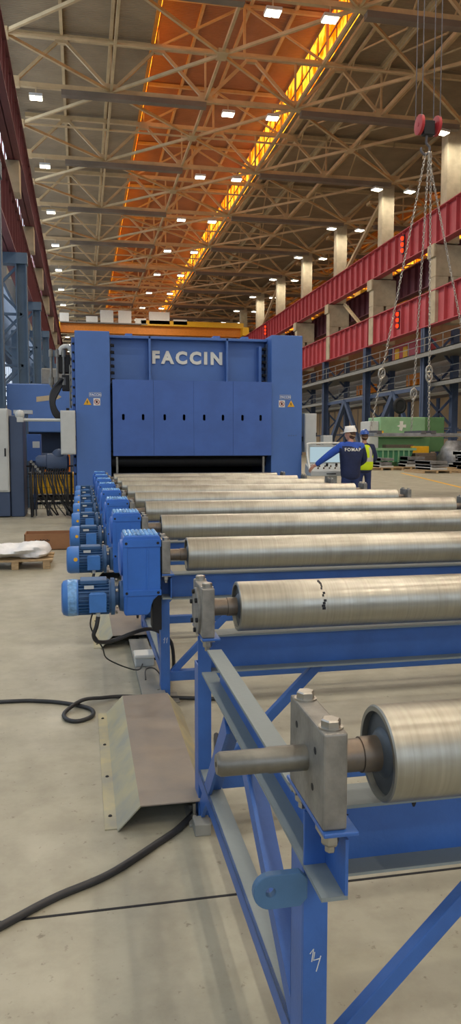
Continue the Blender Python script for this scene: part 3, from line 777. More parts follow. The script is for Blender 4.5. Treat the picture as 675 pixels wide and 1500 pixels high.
# ------------------------------------------------------------------ the press
PR = thing('plate_levelling_press', 'big blue plate levelling press with two columns and white raised lettering', 'press', (0, 15, 0))
b = MB(); b.box(-.10, .567, 0, 2.2, 0, 3.62); b.build('left_column', M['press'], PR, .008)
b = MB(); b.box(3.81, 4.46, 0, 2.2, 0, 3.64); b.build('right_column', M['press'], PR, .008)
b = MB(); b.box(.567, 3.81, .55, 2., 1.3, 3.58); b.build('crown_beam', M['press'], PR, .005)
b = MB(); b.box(.567, 3.81, .36, 2.1, 3.55, 3.6); b.build('crown_flange', M['press'], PR, .005)
for x, w in ((1.375, .022), (2.965, .02), (3.66, .03)):
    b = MB(); b.box(x-w, x+w, .36, .56, 1.3, 3.6 if x < 3.5 else 3.45); b.build('crown_rib', M['press'], PR, .004)
# columns of bolts beside the columns
for x, y in ((.62, .4), (3.75, .4)):
    for k in range(13):
        zz = 3.4-k*.135
        if zz < 2.6: continue
        b = MB(); b.lathe((x-.05, y, zz), (1, 0, 0), [(0, .03), (.1, .03)], 8); b.lathe((x, y-.05, zz), (0, -1, 0), [(0, .035), (.03, .03)], 8); b.build('clamp_bolt', M['dark'], PR)
b = MB(); b.box(.57, .6, .34, .55, 2.5, 3.5); b.box(3.78, 3.808, .34, .55, 2.5, 3.5); b.build('clamp_strip', M['bluecol'], PR)
b = MB(); b.box(-.165, -.105, .25, .9, .3, 3.52); b.build('side_plate', M['press'], PR, .005)
for k in range(16):
    b = MB(); b.lathe((-.13, .25, 3.4-k*.17), (0, -1, 0), [(0, .025), (.03, .02)], 8); b.build('clamp_bolt', M['dark'], PR)
# guard with slots
xs = [.605+(3.795-.605)*i/4 for i in range(5)]
slots = [.81, 1.195, 1.62, 2.005, 2.41, 2.79, 3.19, 3.565]
for i in range(4):
    a, c = xs[i]+.002, xs[i+1]-.002
    sl = [s for s in slots if a < s < c]
    b = MB(); cur = a
    for s in sl:
        b.box(cur, s-.026, -.09, -.06, 1.21, 2.69); b.box(s-.026, s+.026, -.09, -.06, 1.21, 1.905); b.box(s-.026, s+.026, -.09, -.06, 2.03, 2.69); cur = s+.026
        for zz, sg in ((1.905, 1), (2.03, -1)):
            for q in (-1, 1): b.ext([(q*.026, 0), (q*.026, sg*.018), (q*.012, sg*.004), (0, 0)], (s, -.09, zz), (1, 0, 0), (0, 0, 1), (0, .03, 0))
    b.box(cur, c, -.09, -.06, 1.21, 2.69)
    b.build('guard_panel', M['guard'], PR)
b = MB(); b.box(.6, 3.8, -.06, .5, 2.62, 2.66); b.box(.6, 3.8, .3, .32, 1.3, 2.6); b.build('slot_shade_sheet', M['dark'], PR)  # near-black sheets behind the guard, slot shade put into their colour
b = MB(); b.cyl((.567, .55, 1.1), (3.81, .55, 1.1), .13, 24); b.cyl((.567, .8, 1.12), (3.81, .8, 1.12), .13, 24); b.cyl((.567, .35, 1.24), (3.81, .35, 1.24), .07, 20); b.build('work_roll', M['black'], PR, smooth=40)
b = MB(); b.cyl((.567, .6, .74), (3.81, .6, .74), .12, 24); b.build('work_roll', M['black'], PR, smooth=40)
b = MB(); b.box(.567, 3.81, 1.8, 1.9, .6, 1.4); b.box(.567, 3.81, .0, 2., 0, .6); b.build('bed_and_dark_backdrop', M['dark'], PR)  # bed, plus an added dark plate keeping hall light out of the opening
for x in (3.62, .66):
    b = MB(); b.box(x, x+.04, -.04, .02, .8, 1.19); b.build('guide_post', M['steel'], PR)
text_mesh('raised_lettering', 'FACCIN', .335, M['white'], (2.165, .53, 3.19), (PI/2, 0, 0), PR, .012, .016, 1.32)
# signs
def signs(xc, flip):
    xt, xq = (xc-.075, xc+.105) if not flip else (xc+.125, xc-.07)
    b = MB(); b.ext([(-.075, -.06), (.075, -.06), (0, .072)], (xt, -.006, 2.26), (1, 0, 0), (0, 0, 1), (0, .006, 0)); w = b.build('warning_triangle', M['yellow'], PR)
    b = MB(); b.ext([(-.012, .03), (.012, .03), (.0, 0), (.014, 0), (-.01, -.04), (-.004, -.01), (-.014, -.01)], (xt, -.008, 2.26-.01), (1, 0, 0), (0, 0, 1), (0, .002, 0)); b.build('bolt_symbol', M['dark'], w)
    b = MB(); b.box(xq-.065, xq+.065, -.006, 0, 2.19, 2.33); w = b.build('prohibition_sign', M['white'], PR, .003)
    b = MB(); b.tube([(xq+.048*math.cos(a), -.008, 2.26+.048*math.sin(a)) for a in [2*PI*i/20 for i in range(20)]], .006, 6, closed=True); b.bar((xq-.034, -.008, 2.294), (xq+.034, -.008, 2.226), .008, .008); b.build('red_ring', M['hookred'], w)
    b = MB(); b.box(xq-.02, xq+.016, -.0075, -.006, 2.235, 2.285); b.build('hand_symbol', M['dark'], w)
    x = xc+.075 if not flip else xc
    b = MB(); b.box(x-.115, x+.115, -.006, 0, 2.355, 2.44); w = b.build('name_plate', M['reflect'], PR)
    b = MB(); b.box(x-.107, x+.107, -.008, -.004, 2.363, 2.432); b.build('plate_field', M['press'], w)
    text_mesh('plate_text', 'FACCIN', .062, M['white'], (x+.01, -.0085, 2.395), (PI/2, 0, 0), w, .001, .001)
signs(.2, False); signs(4.1, True)
# top fittings
b = MB()
for x in (.9, 2.7, 3.3): b.box(x, x+.14, .5, .7, 3.6, 3.66)
b.build('lifting_pad', M['press'], PR)
b = MB()
for k, (u, h) in enumerate(((0, 1), (.03, .7), (.065, 1), (.1, .8), (.12, .6), (.16, 1))): b.box(4.17+u, 4.18+u, -.002, 0, 1.6, 1.6+.035*h)
b.build('pencil_scrawl', M['bluegrey'], PR)
# grey boxes on the press
r = thing('control_cabinet', 'light grey cabinet box on an arm left of the press', 'cabinet', (-.25, 14.8, 0))
b = MB(); b.box(-.14, .14, 0, .3, 1.24, 2.08); b.build('cabinet_body', M['lgrey'], r, .008)
b = MB(); b.box(-.125, .125, -.015, 0, 1.26, 2.06); b.build('cabinet_door', M['lgrey'], r, .005)
b = MB(); b.cyl((-.95, .15, 1.9), (-.14, .15, 1.9), .03, 10); b.ball((-.9, .15, 2.0), .09, 10, 8); b.box(-.95, -.83, .08, .22, 1.86, 1.95); b.build('support_arm', M['lgrey'], r)
b = MB(); b.cyl((0, .1, 2.08), (0, .1, 2.13), .03, 8); b.build('cable_gland', M['dark'], r)
b = MB(); b.box(.14, .15, .1, .19, 1.5, 1.6); b.build('bracket', M['dark'], r)
r = thing('control_cabinet', 'light grey cabinet box on the right side of the press', 'cabinet', (4.71, 15.2, 0))
b = MB(); b.box(-.13, .13, 0, .35, 1.27, 2.08); b.build('cabinet_body', M['lgrey'], r, .008)
b = MB(); b.box(-.115, .115, -.015, 0, 1.29, 2.06); b.build('cabinet_door', M['lgrey'], r, .005)
b = MB(); b.box(.115, .135, -.02, 0, 1.6, 1.68); b.build('door_latch', M['dark'], r)
b = MB(); b.box(-.3, -.1, .1, .2, 1.5, 1.6); b.build('bracket', M['dark'], r)
# valve manifold with hoses
r = thing('hydraulic_manifold', 'black hydraulic hoses and valves on the left side of the press', 'hydraulics', (0, 15.4, 0))
b = MB(); b.box(-.42, -.2, 0, .3, 2.85, 3.2); b.box(-.36, -.22, -.05, .25, 2.5, 2.8); b.build('valve_block', M['dark'], r, .01)
b = MB()
for k in range(3): b.cyl((-.56+.12*k, -.02, 2.55), (-.56+.12*k, -.02, 3.3), .025, 8); b.cyl((-.56+.12*k, -.02, 2.6), (-.56+.12*k, -.02, 2.75), .05, 8); b.cyl((-.56+.12*k, -.02, 3.15), (-.56+.12*k, -.02, 3.28), .045, 8)
b.cyl((-.2, -.04, 2.15), (-.2, -.04, 3.0), .02, 8); b.build('steel_pipe', M['steel'], r, smooth=40)
for k in range(5):
    b = MB(); d = .05*k; b.tube(smoothpts([(-.3-d*.3, 0-d*.4, 2.72), (-.42-d*.6, -.05, 2.5), (-.52-d*.3, -.08, 2.25+d*.1), (-.42-d*.4, -.06, 2.03-d*.2), (-.25, -.02, 2.0-d*.6), (-.12, 0, 2.05-d*.3)]), .032, 8); b.build('hose', M['black'], r, smooth=60)
b = MB(); b.tube(smoothpts([(-.4, 0, 3.2), (-.36, -.02, 3.32), (-.26, -.02, 3.36), (-.18, -.02, 3.3), (-.14, 0, 3.15)]), .045, 10); b.build('elbow_pipe', M['lgrey'], r, smooth=60)
b = MB()
for k in range(7): b.box(-.19, -.14, -.12, -.05, 2.2+k*.13, 2.29+k*.13)
b.build('terminal_strip', M['steel'], r)
# pump and hanging hoses
r = thing('hydraulic_pump', 'dark blue hydraulic pump with hanging black hoses left of the press', 'pump', (-.09, 15.3, 0))
b = MB(); b.lathe((-.8, 0, 1.08), (1, 0, 0), [(0, .1), (.05, .14), (.2, .14), (.22, .18), (.6, .18), (.64, .1)], 20); b.ball((-.35, 0, 1.2), .15, 12, 8); b.build('pump_body', M['bluecol'], r, smooth=40)
b = MB(); b.box(-.95, -.1, -.1, .4, .84, .88); b.box(-.92, -.87, -.05, 0, 0, .84); b.box(-.15, -.1, -.05, 0, 0, .84); b.build('pump_shelf', M['dark'], r)
b = MB()
for k in range(6): b.lathe((-.88+.04*k, -.12, 1.1-.05*k), (0, -1, 0), [(0, .03), (.05, .03)], 6)
b.build('fitting', M['steel'], r)
for k in range(16):
    x = -.85+.045*k; e = random.uniform(-.1, .5)
    b = MB(); b.tube(smoothpts([(x, -.1, 1.0), (x-.03, -.2, .8), (x+random.uniform(-.05, .1), -.25, .5), (x+e*.5, -.2, .25), (x+e, -.1-random.random()*.2, .04)]), random.uniform(.012, .02), 6); b.build('hose', M['black'], r, smooth=60)
r = thing('safety_fence', 'dark wire mesh fence panel under the pump left of the press', 'fence', (-.12, 16.1, 0))
b = MB()
for k in range(24): b.cyl((-1.15+.05*k, 0, .1), (-1.15+.05*k, 0, .98), .004, 5)
for k in range(5): b.cyl((-1.15, 0, .1+.22*k), (0, 0, .1+.22*k), .004, 5)
b.build('wire_mesh', M['dark'], r)
b = MB()
for x in (-1.18, -.02): b.box(x-.02, x+.02, -.02, .02, 0, 1.)
b.box(-1.2, 0, -.02, .02, .97, 1.); b.build('fence_frame', M['dark'], r)
r = thing('hydraulic_unit', 'yellow hydraulic unit on the floor behind the wire fence', 'machine', (0, 18.5, 0))
b = MB(); b.box(-1.25, -.1, 0, .9, .25, .75); b.build('oil_tank', M['yellow'], r, .03)
b = MB(); b.box(-.9, -.6, .1, .6, .75, 1.1); b.cyl((-.4, .3, .75), (-.4, .3, 1.3), .12, 14); b.build('pump_unit', M['orange'], r, .02)
b = MB(); b.box(-1.3, 0, -.05, .95, .1, .18); b.box(-1.3, -1.2, 0, .9, 0, .1); b.box(-.1, 0, 0, .9, 0, .1); b.build('skid', M['dark'], r)
# tall cabinet far left
r = thing('electrical_cabinet', 'tall light grey electrical cabinet on a dark blue plinth at far left', 'cabinet', (0, 15.3, 0))
b = MB(); b.box(-2.9, -1.4, 0, .8, .5, 2.13); b.build('cabinet_body', M['lgrey'], r, .01)
b = MB(); b.box(-2.12, -1.42, -.02, 0, .53, 2.1); d = b.build('cabinet_door', M['lgrey'], r, .006)
b = MB(); b.box(-1.48, -1.45, -.04, -.02, 1.2, 1.36); b.build('door_handle', M['dark'], d, .004)
b = MB(); b.box(-2.9, -1.4, .02, .78, 0.02, .5); b.build('plinth', M['bluecol'], r, .01)
b = MB(); b.box(-1.39, -1.13, .1, .9, 0, 2.0); b.build('side_housing', M['bluecol'], r, .02)
b = MB(); b.cyl((-1.43, .1, 2.13), (-1.43, .1, 2.2), .012, 8); b.build('lifting_eye', M['steel'], r)
r = thing('operator_box', 'blue control box with a white label on a post left of the press', 'control box', (0, 17, 0))
b = MB(); b.box(-1.17, -.87, 0, .25, 1.07, 1.66); b.build('box_body', M['press'], r, .01)
b = MB(); b.box(-1.05, -.9, -.006, 0, 1.36, 1.5); b.build('label_plate', M['white'], r)
b = MB(); b.box(-1.06, -.98, .08, .16, 0, 1.07); b.build('post', M['bluecol'], r)
r = thing('service_column', 'brown grey metal post standing behind the tall cabinet', 'post', (-1.28, 17.6, 0))
b = MB(); b.box(-.16, .1, -.05, .15, 0, 2.12); b.build('post_body', M['bluegrey'], r); b = MB(); b.box(-.2, .2, -.1, .2, 2.12, 2.2); b.build('post_cap', M['lgrey'], r)
# blue machine further behind
r = thing('blue_machine', 'blue machine housing with a pale sticker and white numeral behind the left column', 'machine', (0, 26, 0))
b = MB(); b.box(-2.4, .2, 0, 2.5, 1.85, 3.45); b.build('upper_housing', M['press'], r, .04)
b = MB(); b.box(-2.4, -2.2, 0, 2.5, 0, 1.85); b.box(-.5, .2, .0, 2.5, 0, 1.85); b.box(-2.2, -.5, .1, 2.4, 1.0, 1.15); b.box(-2.2, -.5, 1.2, 2.4, 0, 1.9); b.build('lower_frame', M['bluecol'], r, .02)
b = MB(); b.ext([(-.4, -.12), (.3, -.02), (.42, .06), (.3, .14), (-.4, .05)], (-1.05, -.01, 2.97), (1, 0, 0), (0, 0, 1), (0, .01, 0)); b.build('pale_sticker', M['conc'], r)
text_mesh('numeral', '1', .36, M['white'], (-.5, -.012, 2.05), (PI/2, 0, 0), r, .004, .004)
b = MB(); b.box(-1.3, .1, .3, 2.2, 3.45, 4.0); b.build('roof_unit', M['walk'], r, .05)

# ------------------------------------------------------------------ package and box at left
r = thing('wooden_pallet', 'small wooden pallet under the white wrapped bundle', 'pallet', (-.75, 9.1, 0))
for y in (-.25, .25):
    for x in (-.36, -.02, .33):
        b = MB(); b.box(x-.04, x+.04, y-.06, y+.06, 0, .09); b.build('block_foot', M['wood'], r, .004)
b = MB()
for y in (-.25, 0, .25): b.box(-.42, .4, y-.06, y+.06, .09, .11)
b.build('deck_board', M['wood'], r, .003)
b = MB(); n, m_ = 40, 20; vs = []; fs = []
for i in range(n+1):
    t = i/n; x = -.75+1.2*t
    env = (1-abs(2*t-1)**8)**.5 if 0 < t < 1 else 0.02
    for k in range(m_):
        a = 2*PI*k/m_; rr = 1+.1*math.sin(5*a+9*t)+.08*math.sin(17*t+3*a)+random.uniform(-.05, .05)
        zz = .075*env*rr*math.sin(a)*(1+.25*(t > .72)); vs.append((x, .3*env*rr*math.cos(a), .18+zz))
for i in range(n):
    for k in range(m_): fs.append((i*m_+k, i*m_+(k+1) % m_, (i+1)*m_+(k+1) % m_, (i+1)*m_+k))
fs.append(tuple(range(m_))); fs.append(tuple(n*m_+k for k in range(m_)))
b.add(vs, fs); o = b.build('wrapped_bundle', M['wrap'], smooth=60); o.location = (-.82, 9.1, .01); tag(o, 'long bundle wrapped in white plastic film on a small pallet', 'package')
r = thing('cardboard_box', 'open brown cardboard box on the floor behind the white bundle', 'box', (-.42, 10.6, 0))
b = MB(); b.box(-.36, .36, -.2, -.19, 0, .22); b.box(-.36, .36, .19, .2, 0, .22); b.box(-.36, -.35, -.2, .2, 0, .22); b.box(.35, .36, -.2, .2, 0, .22); b.box(-.36, .36, -.2, .2, 0, .01); b.build('carton', M['card'], r)
b = MB()
for k in range(9): b.box(-.22+.022*k, -.207+.022*k, -.2015, -.2, .12, .12+random.uniform(.015, .03))
b.build('printed_mark', M['dark'], r)

# ------------------------------------------------------------------ console
r = thing('control_desk', 'light grey control desk with a lit screen beside the press', 'control desk', (4.95, 14.42, 0))
b = MB(); b.ext([(0, .8), (0, .9), (.4, 1.05), (.42, .86), (.3, .8)], (-.47, 0, 0), (0, 1, 0), (0, 0, 1), (.96, 0, 0)); b.build('desk_tray', M['lgrey'], r, .012)
b = MB(); b.box(-.42, .45, .38, .46, 1.02, 1.42); sc_ = b.build('screen_housing', M['lgrey'], r, .015)
b = MB(); b.box(-.37, .4, .372, .38, 1.07, 1.38); b.build('screen', M['screen'], sc_)
b = MB(); b.tube(smoothpts([(-.46, .1, .92), (-.45, .3, 1.2), (-.44, .34, 1.4), (-.4, .35, 1.45), (0, .36, 1.46), (.4, .36, 1.46)]), .022, 8); b.build('grab_rail', M['white'], r, smooth=60)
b = MB()
for k in range(14):
    x = -.4+.06*k; b.cyl((x, .12+.1*(k % 2), .945+.035*(k % 2)), (x, .11+.1*(k % 2), .975+.035*(k % 2)), .017, 8)
b.build('push_button', M['rust'], r)
b = MB()
for k in (0, 1, 2): b.cyl((-.25+.2*k, .25, .99), (-.25+.2*k, .24, 1.05), .025, 10)
b.build('joystick', M['dark'], r)
b = MB(); b.box(-.14, .06, -.006, 0, .835, .855); b.build('desk_handle', M['dark'], r)
b = MB(); b.box(-.08, .12, .1, .3, 0.02, .8); b.box(-.3, .3, 0, .45, 0, .03); b.build('pedestal', M['lgrey'], r, .01)
b = MB(); b.box(-.05, .15, .5, .7, 1.2, 1.62); b.box(-.05, .15, .46, .5, 1.2, 1.4); b.build('rear_box', M['lgrey'], r, .01)

# ------------------------------------------------------------------ people
def skin_mesh(verts, edges, radii, root=0, levels=2):
    me = bpy.data.meshes.new('tmp'); me.from_pydata([tuple(v) for v in verts], edges, [])
    o = bpy.data.objects.new('tmp', me); COL.objects.link(o)
    o.modifiers.new('skin', 'SKIN'); o.modifiers['skin'].use_smooth_shade = True
    lay = me.skin_vertices[0].data
    for i, r_ in enumerate(radii):
        lay[i].radius = r_ if isinstance(r_, tuple) else (r_, r_)
    lay[root].use_root = True
    s = o.modifiers.new('sub', 'SUBSURF'); s.levels = levels; s.render_levels = levels
    dg = bpy.context.evaluated_depsgraph_get(); dg.update()
    m2 = bpy.data.meshes.new_from_object(o.evaluated_get(dg))
    vs = [v.co.copy() for v in m2.vertices]; fs = [tuple(p.vertices) for p in m2.polygons]
    bpy.data.objects.remove(o); bpy.data.meshes.remove(me); bpy.data.meshes.remove(m2)
    return vs, fs
def chain_skin(chains, levels=2):
    """chains: list of lists of (key or point, radius); identical keys share a vertex"""
    verts = []; rad = []; edges = []; idx = {}
    for ch in chains:
        prev = None
        for p, r_ in ch:
            key = tuple(round(c, 4) for c in p)
            if key not in idx: idx[key] = len(verts); verts.append(V(p)); rad.append(r_)
            i = idx[key]
            if prev is not None and i != prev: edges.append((prev, i))
            prev = i
    return skin_mesh(verts, edges, rad, 0, levels)
def head_mesh(c, yaw):
    """head looking along -X before the yaw rotation; c is its centre"""
    b = MB(); n, m = 24, 18; vs = []
    for i in range(m+1):
        t = PI*i/m
        for k in range(n):
            a = 2*PI*k/n
            x = -math.sin(t)*math.cos(a); y = math.sin(t)*math.sin(a); z = math.cos(t)
            f = max(0, -x)
            X = x*.098; Y = y*.076*(1-.12*max(0, -z)); Z = z*.122
            if z < -.2: X += -.012*f; X *= (1-.12*max(0, -z-.2)) if x > 0 else 1
            if x > 0 and z < -.35: X *= .75
            nose = math.exp(-((y/.17)**2))*math.exp(-(((z+.12)/.17)**2)) if x < 0 else 0
            X -= .026*nose
            brow = math.exp(-(((z-.2)/.1)**2))*f; X -= .006*brow
            eye = sum(math.exp(-(((y-s*.4)/.16)**2))*math.exp(-(((z-.05)/.09)**2)) for s in (-1, 1)) if x < 0 else 0
            X += .009*eye
            mouth = math.exp(-((y/.3)**2))*math.exp(-(((z+.47)/.05)**2)) if x < 0 else 0
            X += .006*mouth
            chin = math.exp(-((y/.35)**2))*math.exp(-(((z+.8)/.16)**2)) if x < 0 else 0
            X -= .012*chin
            vs.append(V((X, Y, Z)))
    fs = []
    for i in range(m):
        for k in range(n): fs.append((i*n+k, i*n+(k+1) % n, (i+1)*n+(k+1) % n, (i+1)*n+k))
    b.add(vs, fs)
    for s in (-1, 1):
        b.ball((.008, s*.077, -.005), .03, 8, 6, sx=.6, sy=.35, sz=1.05)
        b.ball((-.079, s*.031, .008), .011, 8, 6)
    R = Matrix.Rotation(yaw, 3, 'Z')
    return [R @ V(v)+V(c) for v in b.v], b.f
def hand_chains(w, d, side, palm):
    """five unequal bent fingers from wrist w along d; side = thumb direction; palm = curl direction"""
    d = V(d).normalized(); side = (V(side)-d*V(side).dot(d)).normalized(); palm = V(palm).normalized(); w = V(w)
    out = []; k0 = w+d*.03
    for i, ln in enumerate((.072, .08, .075, .058)):
        o = side*(.03-.02*i)
        p1 = k0+o*.8+d*.05; p2 = p1+d*ln*.45+palm*.012; p3 = p2+d*ln*.25+palm*.028; p4 = p3+d*ln*.05+palm*.026
        out.append([(k0+o*.4, .012), (p1, .010), (p2, .0092), (p3, .0085), (p4, .007)])
    t1 = w+d*.025+side*.03; t2 = t1+d*.03+side*.022; t3 = t2+d*.028+palm*.014
    out.append([(w+d*.012+side*.008, .013), (t1, .012), (t2, .0105), (t3, .008)])
    return out
def person(name, label, loc, rz, arms, head_yaw, helmet, jacket, lean=0., vest=False, txt=None, legs=None, hard='white hard hat', zs=1.):
    r = thing(name, label, 'person', loc, rz)
    P = V((0, 0, .9)); N = V((0, lean, 1.45)); ch = V((0, lean*.8, 1.28)); wa = V((0, lean*.4, 1.06)); hd = V((0, lean*1.25, 1.63))
    nb = V((0, lean*1.15, 1.53))
    legs = legs or [[(-.1, 0, .85), (-.11, .02, .47), (-.12, -.01, .09), (-.13, .13, .04)], [(.1, 0, .85), (.11, .02, .47), (.13, -.01, .09), (.14, .13, .04)]]
    LR = (.085, .058, .042, .035)
    body = [[(P, .13), (wa, .125), (ch, .14), (N, .06), (nb, .053), (hd-V((0, 0, .04)), .05)]]
    for lg in legs: body.append([(P, .13)]+[(V(p), q) for p, q in zip(lg, LR)])
    for sh, el, wr in arms: body.append([(ch, .14), (V(sh), .058), (V(el), .043), (V(wr), .028), (V(wr)+(V(wr)-V(el)).normalized()*.045, .032)])
    vs, fs = chain_skin(body); b = MB(); b.add(vs, fs)
    hv, hf = head_mesh(hd, head_yaw); b.add(hv, hf)
    for sh, el, wr in arms:
        dd = (V(wr)-V(el)).normalized()
        side = V((0, .2, 1)) if True else V((0, 1, 0))
        for chn in hand_chains(wr, dd, side, V((0, .45, -.8))):
            v2, f2 = chain_skin([chn], 1); b.add(v2, f2)
    b.build('body', M['skin'], r, smooth=180)
    # trousers
    tr_ = [[(P+V((0, 0, .06)), (.165, .13)), (P-V((0, 0, .06)), (.155, .125))]]
    for lg in legs: tr_.append([(P-V((0, 0, .06)), (.155, .125)), (V(lg[0])-V((0, 0, .08)), .1), (V(lg[1]), .075), (V(lg[2])+V((0, 0, .03)), .068)])
    vs, fs = chain_skin(tr_); b = MB(); b.add(vs, fs); b.build('trousers', M['trous'], r, smooth=180)
    b = MB()
    for lg in legs:
        a, t = V(lg[2]), V(lg[3])
        b.ball(((a.x+t.x)/2, (a.y+t.y)/2-.01, .05), .06, 12, 8, sx=.85, sy=2.2, sz=.83)
    b.build('work_boot', M['black'], r, smooth=60)
    # jacket
    jk = [[(V((0, 0, .72)), (.2, .16)), (V((0, 0, .86)), (.215, .165)), (wa, (.215, .165)), (ch, (.23, .165)), (N-V((0, 0, .03)), (.1, .09)), (N+V((0, 0, .03)), .072)]]
    for sh, el, wr in arms: jk.append([(ch, (.23, .165)), (V(sh), .098), (V(el), .075), (V(wr)-(V(wr)-V(el)).normalized()*.01, .05)])
    vs, fs = chain_skin(jk); b = MB()
    for f in fs:
        c = sum((vs[i] for i in f), V())/len(f)
        b.m.append(1 if (c.z > 1.375 or (c.x < -.26)) else 0)
    b.v = [tuple(v) for v in vs]; b.f = [list(f) for f in fs]
    j = b.build('jacket', jacket, r, smooth=180)
    if txt:
        dg = bpy.context.evaluated_depsgraph_get()
        t = text_mesh('jacket_lettering', txt, .088, M['white'], (0, 0, 0), (0, 0, 0), j, .001, .002, 1.25)
        from mathutils.bvhtree import BVHTree
        bv = BVHTree.FromPolygons(vs, fs)
        for v in t.data.vertices:      # lay the letters on the cloth of the back
            x, zz = v.co.x, 1.33+v.co.y
            hit = bv.ray_cast(V((x, -1, zz)), V((0, 1, 0)))
            yy = hit[0].y if hit[0] else -.14
            v.co = (x, yy-.004-v.co.z, zz)
    if vest:
        vk = [[(V((0, 0, .78)), (.225, .185)), (V((0, 0, .9)), (.24, .195)), (wa, (.24, .195)), (ch, (.25, .2)), (N-V((0, 0, .05)), (.16, .13)), (N+V((0, 0, .0)), (.11, .1))]]
        vs, fs = chain_skin(vk); b = MB(); b.v = [tuple(v) for v in vs]; b.f = [list(f) for f in fs]
        for f in fs:
            c = sum((vs[i] for i in f), V())/len(f)
            b.m.append(1 if (abs(c.z-1.08) < .035 or (abs(abs(c.x)-.12) < .025 and c.z > 1.1)) else 0)
        b.build('hivis_vest', [M['hivis'], M['reflect']], r, smooth=180)
    # hair and helmet
    R = Matrix.Rotation(head_yaw, 3, 'Z')
    b = MB(); b.ball((.022, 0, -.002), .1, 18, 12, sx=.86, sy=.8, sz=1.02); b.v = [tuple(R @ V(v)+hd) for v in b.v]
    fsn = []
    b.build('hair', M['hair'], r, smooth=180)
    b = MB(); b.lathe((0, 0, 0), (0, 0, 1), [(.0, .114), (.012, .112), (.05, .106), (.085, .09), (.112, .058), (.122, .015)], 28)
    b.v = [(x*1.12, y*.95, z) for x, y, z in b.v]
    b.lathe((0, 0, -.004), (0, 0, 1), [(0, .13), (.006, .128)], 28)
    b.ext([(-.19, -.05), (-.2, 0), (-.19, .05), (-.1, .1), (-.1, -.1)], (0, 0, -.006), (1, 0, 0), (0, 1, 0), (0, 0, .007))
    b.bar((-.1, 0, .075), (.1, 0, .075), .03, .09)
    b.v = [tuple(R @ (Matrix.Rotation(-.08, 3, 'Y') @ V(v))+hd+V((0, 0, .045))) for v in b.v]
    b.build('helmet', helmet, r, .002, smooth=40)
    b = MB(); b.tube([tuple(R @ V((.1*math.cos(a), .085*math.sin(a), -.005-.03*max(0, math.cos(a))))+hd) for a in [PI*(-.5)+PI*i/10 for i in range(11)]], .009, 6); b.build('helmet_strap', M['tan'], r)
    return r
person('person', 'worker in navy and blue jacket and white hard hat reaching to the desk', (5.16, 14.0, 0), 0,
       [((-.2, .0, 1.4), (-.44, .12, 1.2), (-.64, .26, 1.02)), ((.22, .0, 1.39), (.3, .04, 1.12), (.2, .26, 1.0))], -math.radians(35), M['helmw'], [M['navy'], M['royal']], lean=.03, txt='FOMAP')
person('person', 'person in yellow hi-vis vest and blue helmet standing behind the white helmeted worker', (6.68, 17.2, 0), -.1,
       [((-.2, .0, 1.37), (-.25, .04, 1.1), (-.16, .24, 1.0)), ((.2, .0, 1.37), (.27, -.02, 1.08), (.19, .2, .98))], -math.radians(80), M['helmb'], [M['navy'], M['navy']], lean=0., vest=True)

# ------------------------------------------------------------------ crane hook, chains, load
hk = thing('crane_hook_block', 'red crane hook block hanging on wire ropes at upper right', 'crane hook', (9.39, 20, 10.1))
for x in (-.17, .33):
    b = MB(); b.lathe((x-.05, 0, .05), (1, 0, 0), [(0, .2), (.01, .26), (.09, .26), (.1, .2)], 28); b.lathe((x-.06, 0, .05), (1, 0, 0), [(0, .06), (.12, .06)], 16); b.build('sheave_wheel', M['hookred'], hk, smooth=30)
b = MB(); b.box(-.08, .24, -.1, .1, -.22, .16); b.build('block_body', M['dark'], hk, .02)
b = MB(); b.tube(smoothpts([(.05, 0, -.2), (.05, 0, -.42), (.14, 0, -.52), (.12, 0, -.66), (.0, 0, -.72), (-.1, 0, -.64), (-.1, 0, -.55)]), .035, 10); b.build('hook', M['rope'], hk, smooth=60)
b = MB()
for x, y in ((-.2, -.2), (-.2, .2), (.33, -.2), (.33, .2)): b.cyl((x, y, .05), (x*.9, y, 13.6), .014, 6)
b.build('wire_rope', M['rope'], hk)
def chain(p, q, label, ring=None, link=.11, hookat=None):
    p = V(p); q = V(q); r = thing('lifting_chain', label, 'chain', (0, 0, 0), group='lifting chains under the hook')
    d, s_, u = frame_of(q-p); n = int((q-p).length/(link*.74)); b = MB()
    for k in range(n):
        c = p+d*((q-p).length*(k+.5)/n); e = s_ if k % 2 else u
        pts = []
        for i in range(10):
            a = 2*PI*i/10; pts.append(c+d*(math.cos(a)*link*.46)+e*(math.sin(a)*link*.26))
        b.tube(pts, link*.085, 5, closed=True)
    b.build('chain_links', M['chain'], r, smooth=60)
    for t in (ring or []):
        c = p+(q-p)*t; b = MB(); b.tube([c+d*(math.cos(a)*.14)+s_*(math.sin(a)*.09) for a in [2*PI*i/14 for i in range(14)]], .026, 6, closed=True)
        b.ball(c+d*.16, .05, 8, 6); b.build('coupling_ring', M['chain'], r, smooth=60)
    return r
top = V((9.42, 20, 9.42))
chain(top, (7.98, 20.1, 1.82), 'leftmost lifting chain slanting down to the hung steel plate', [.79])
chain(top+V((.05, -.1, 0)), (9.3, 20.3, 1.82), 'second lifting chain from the left, hanging nearly straight', [.86])
chain(top+V((.1, -.1, 0)), (9.6, 19.8, 1.82), 'third lifting chain from the left with a shortening hook', [.78, .8])
chain(top+V((.12, .1, 0)), (11.4, 20.1, 1.82), 'rightmost lifting chain slanting right to the hung steel plate')
r = thing('hanging_plate', 'long grey steel plate hanging level from the lifting chains', 'steel plate', (0, 20, 0))
b = MB(); b.box(7.85, 12.6, -.5, .6, 1.66, 1.75); b.build('plate_body', M['scrap'], r, .01)
b = MB()
for x in (8., 9.3, 9.6, 11.4): b.box(x-.07, x+.07, -.52, .62, 1.72, 1.82)
b.build('lifting_clamp', M['rope'], r)

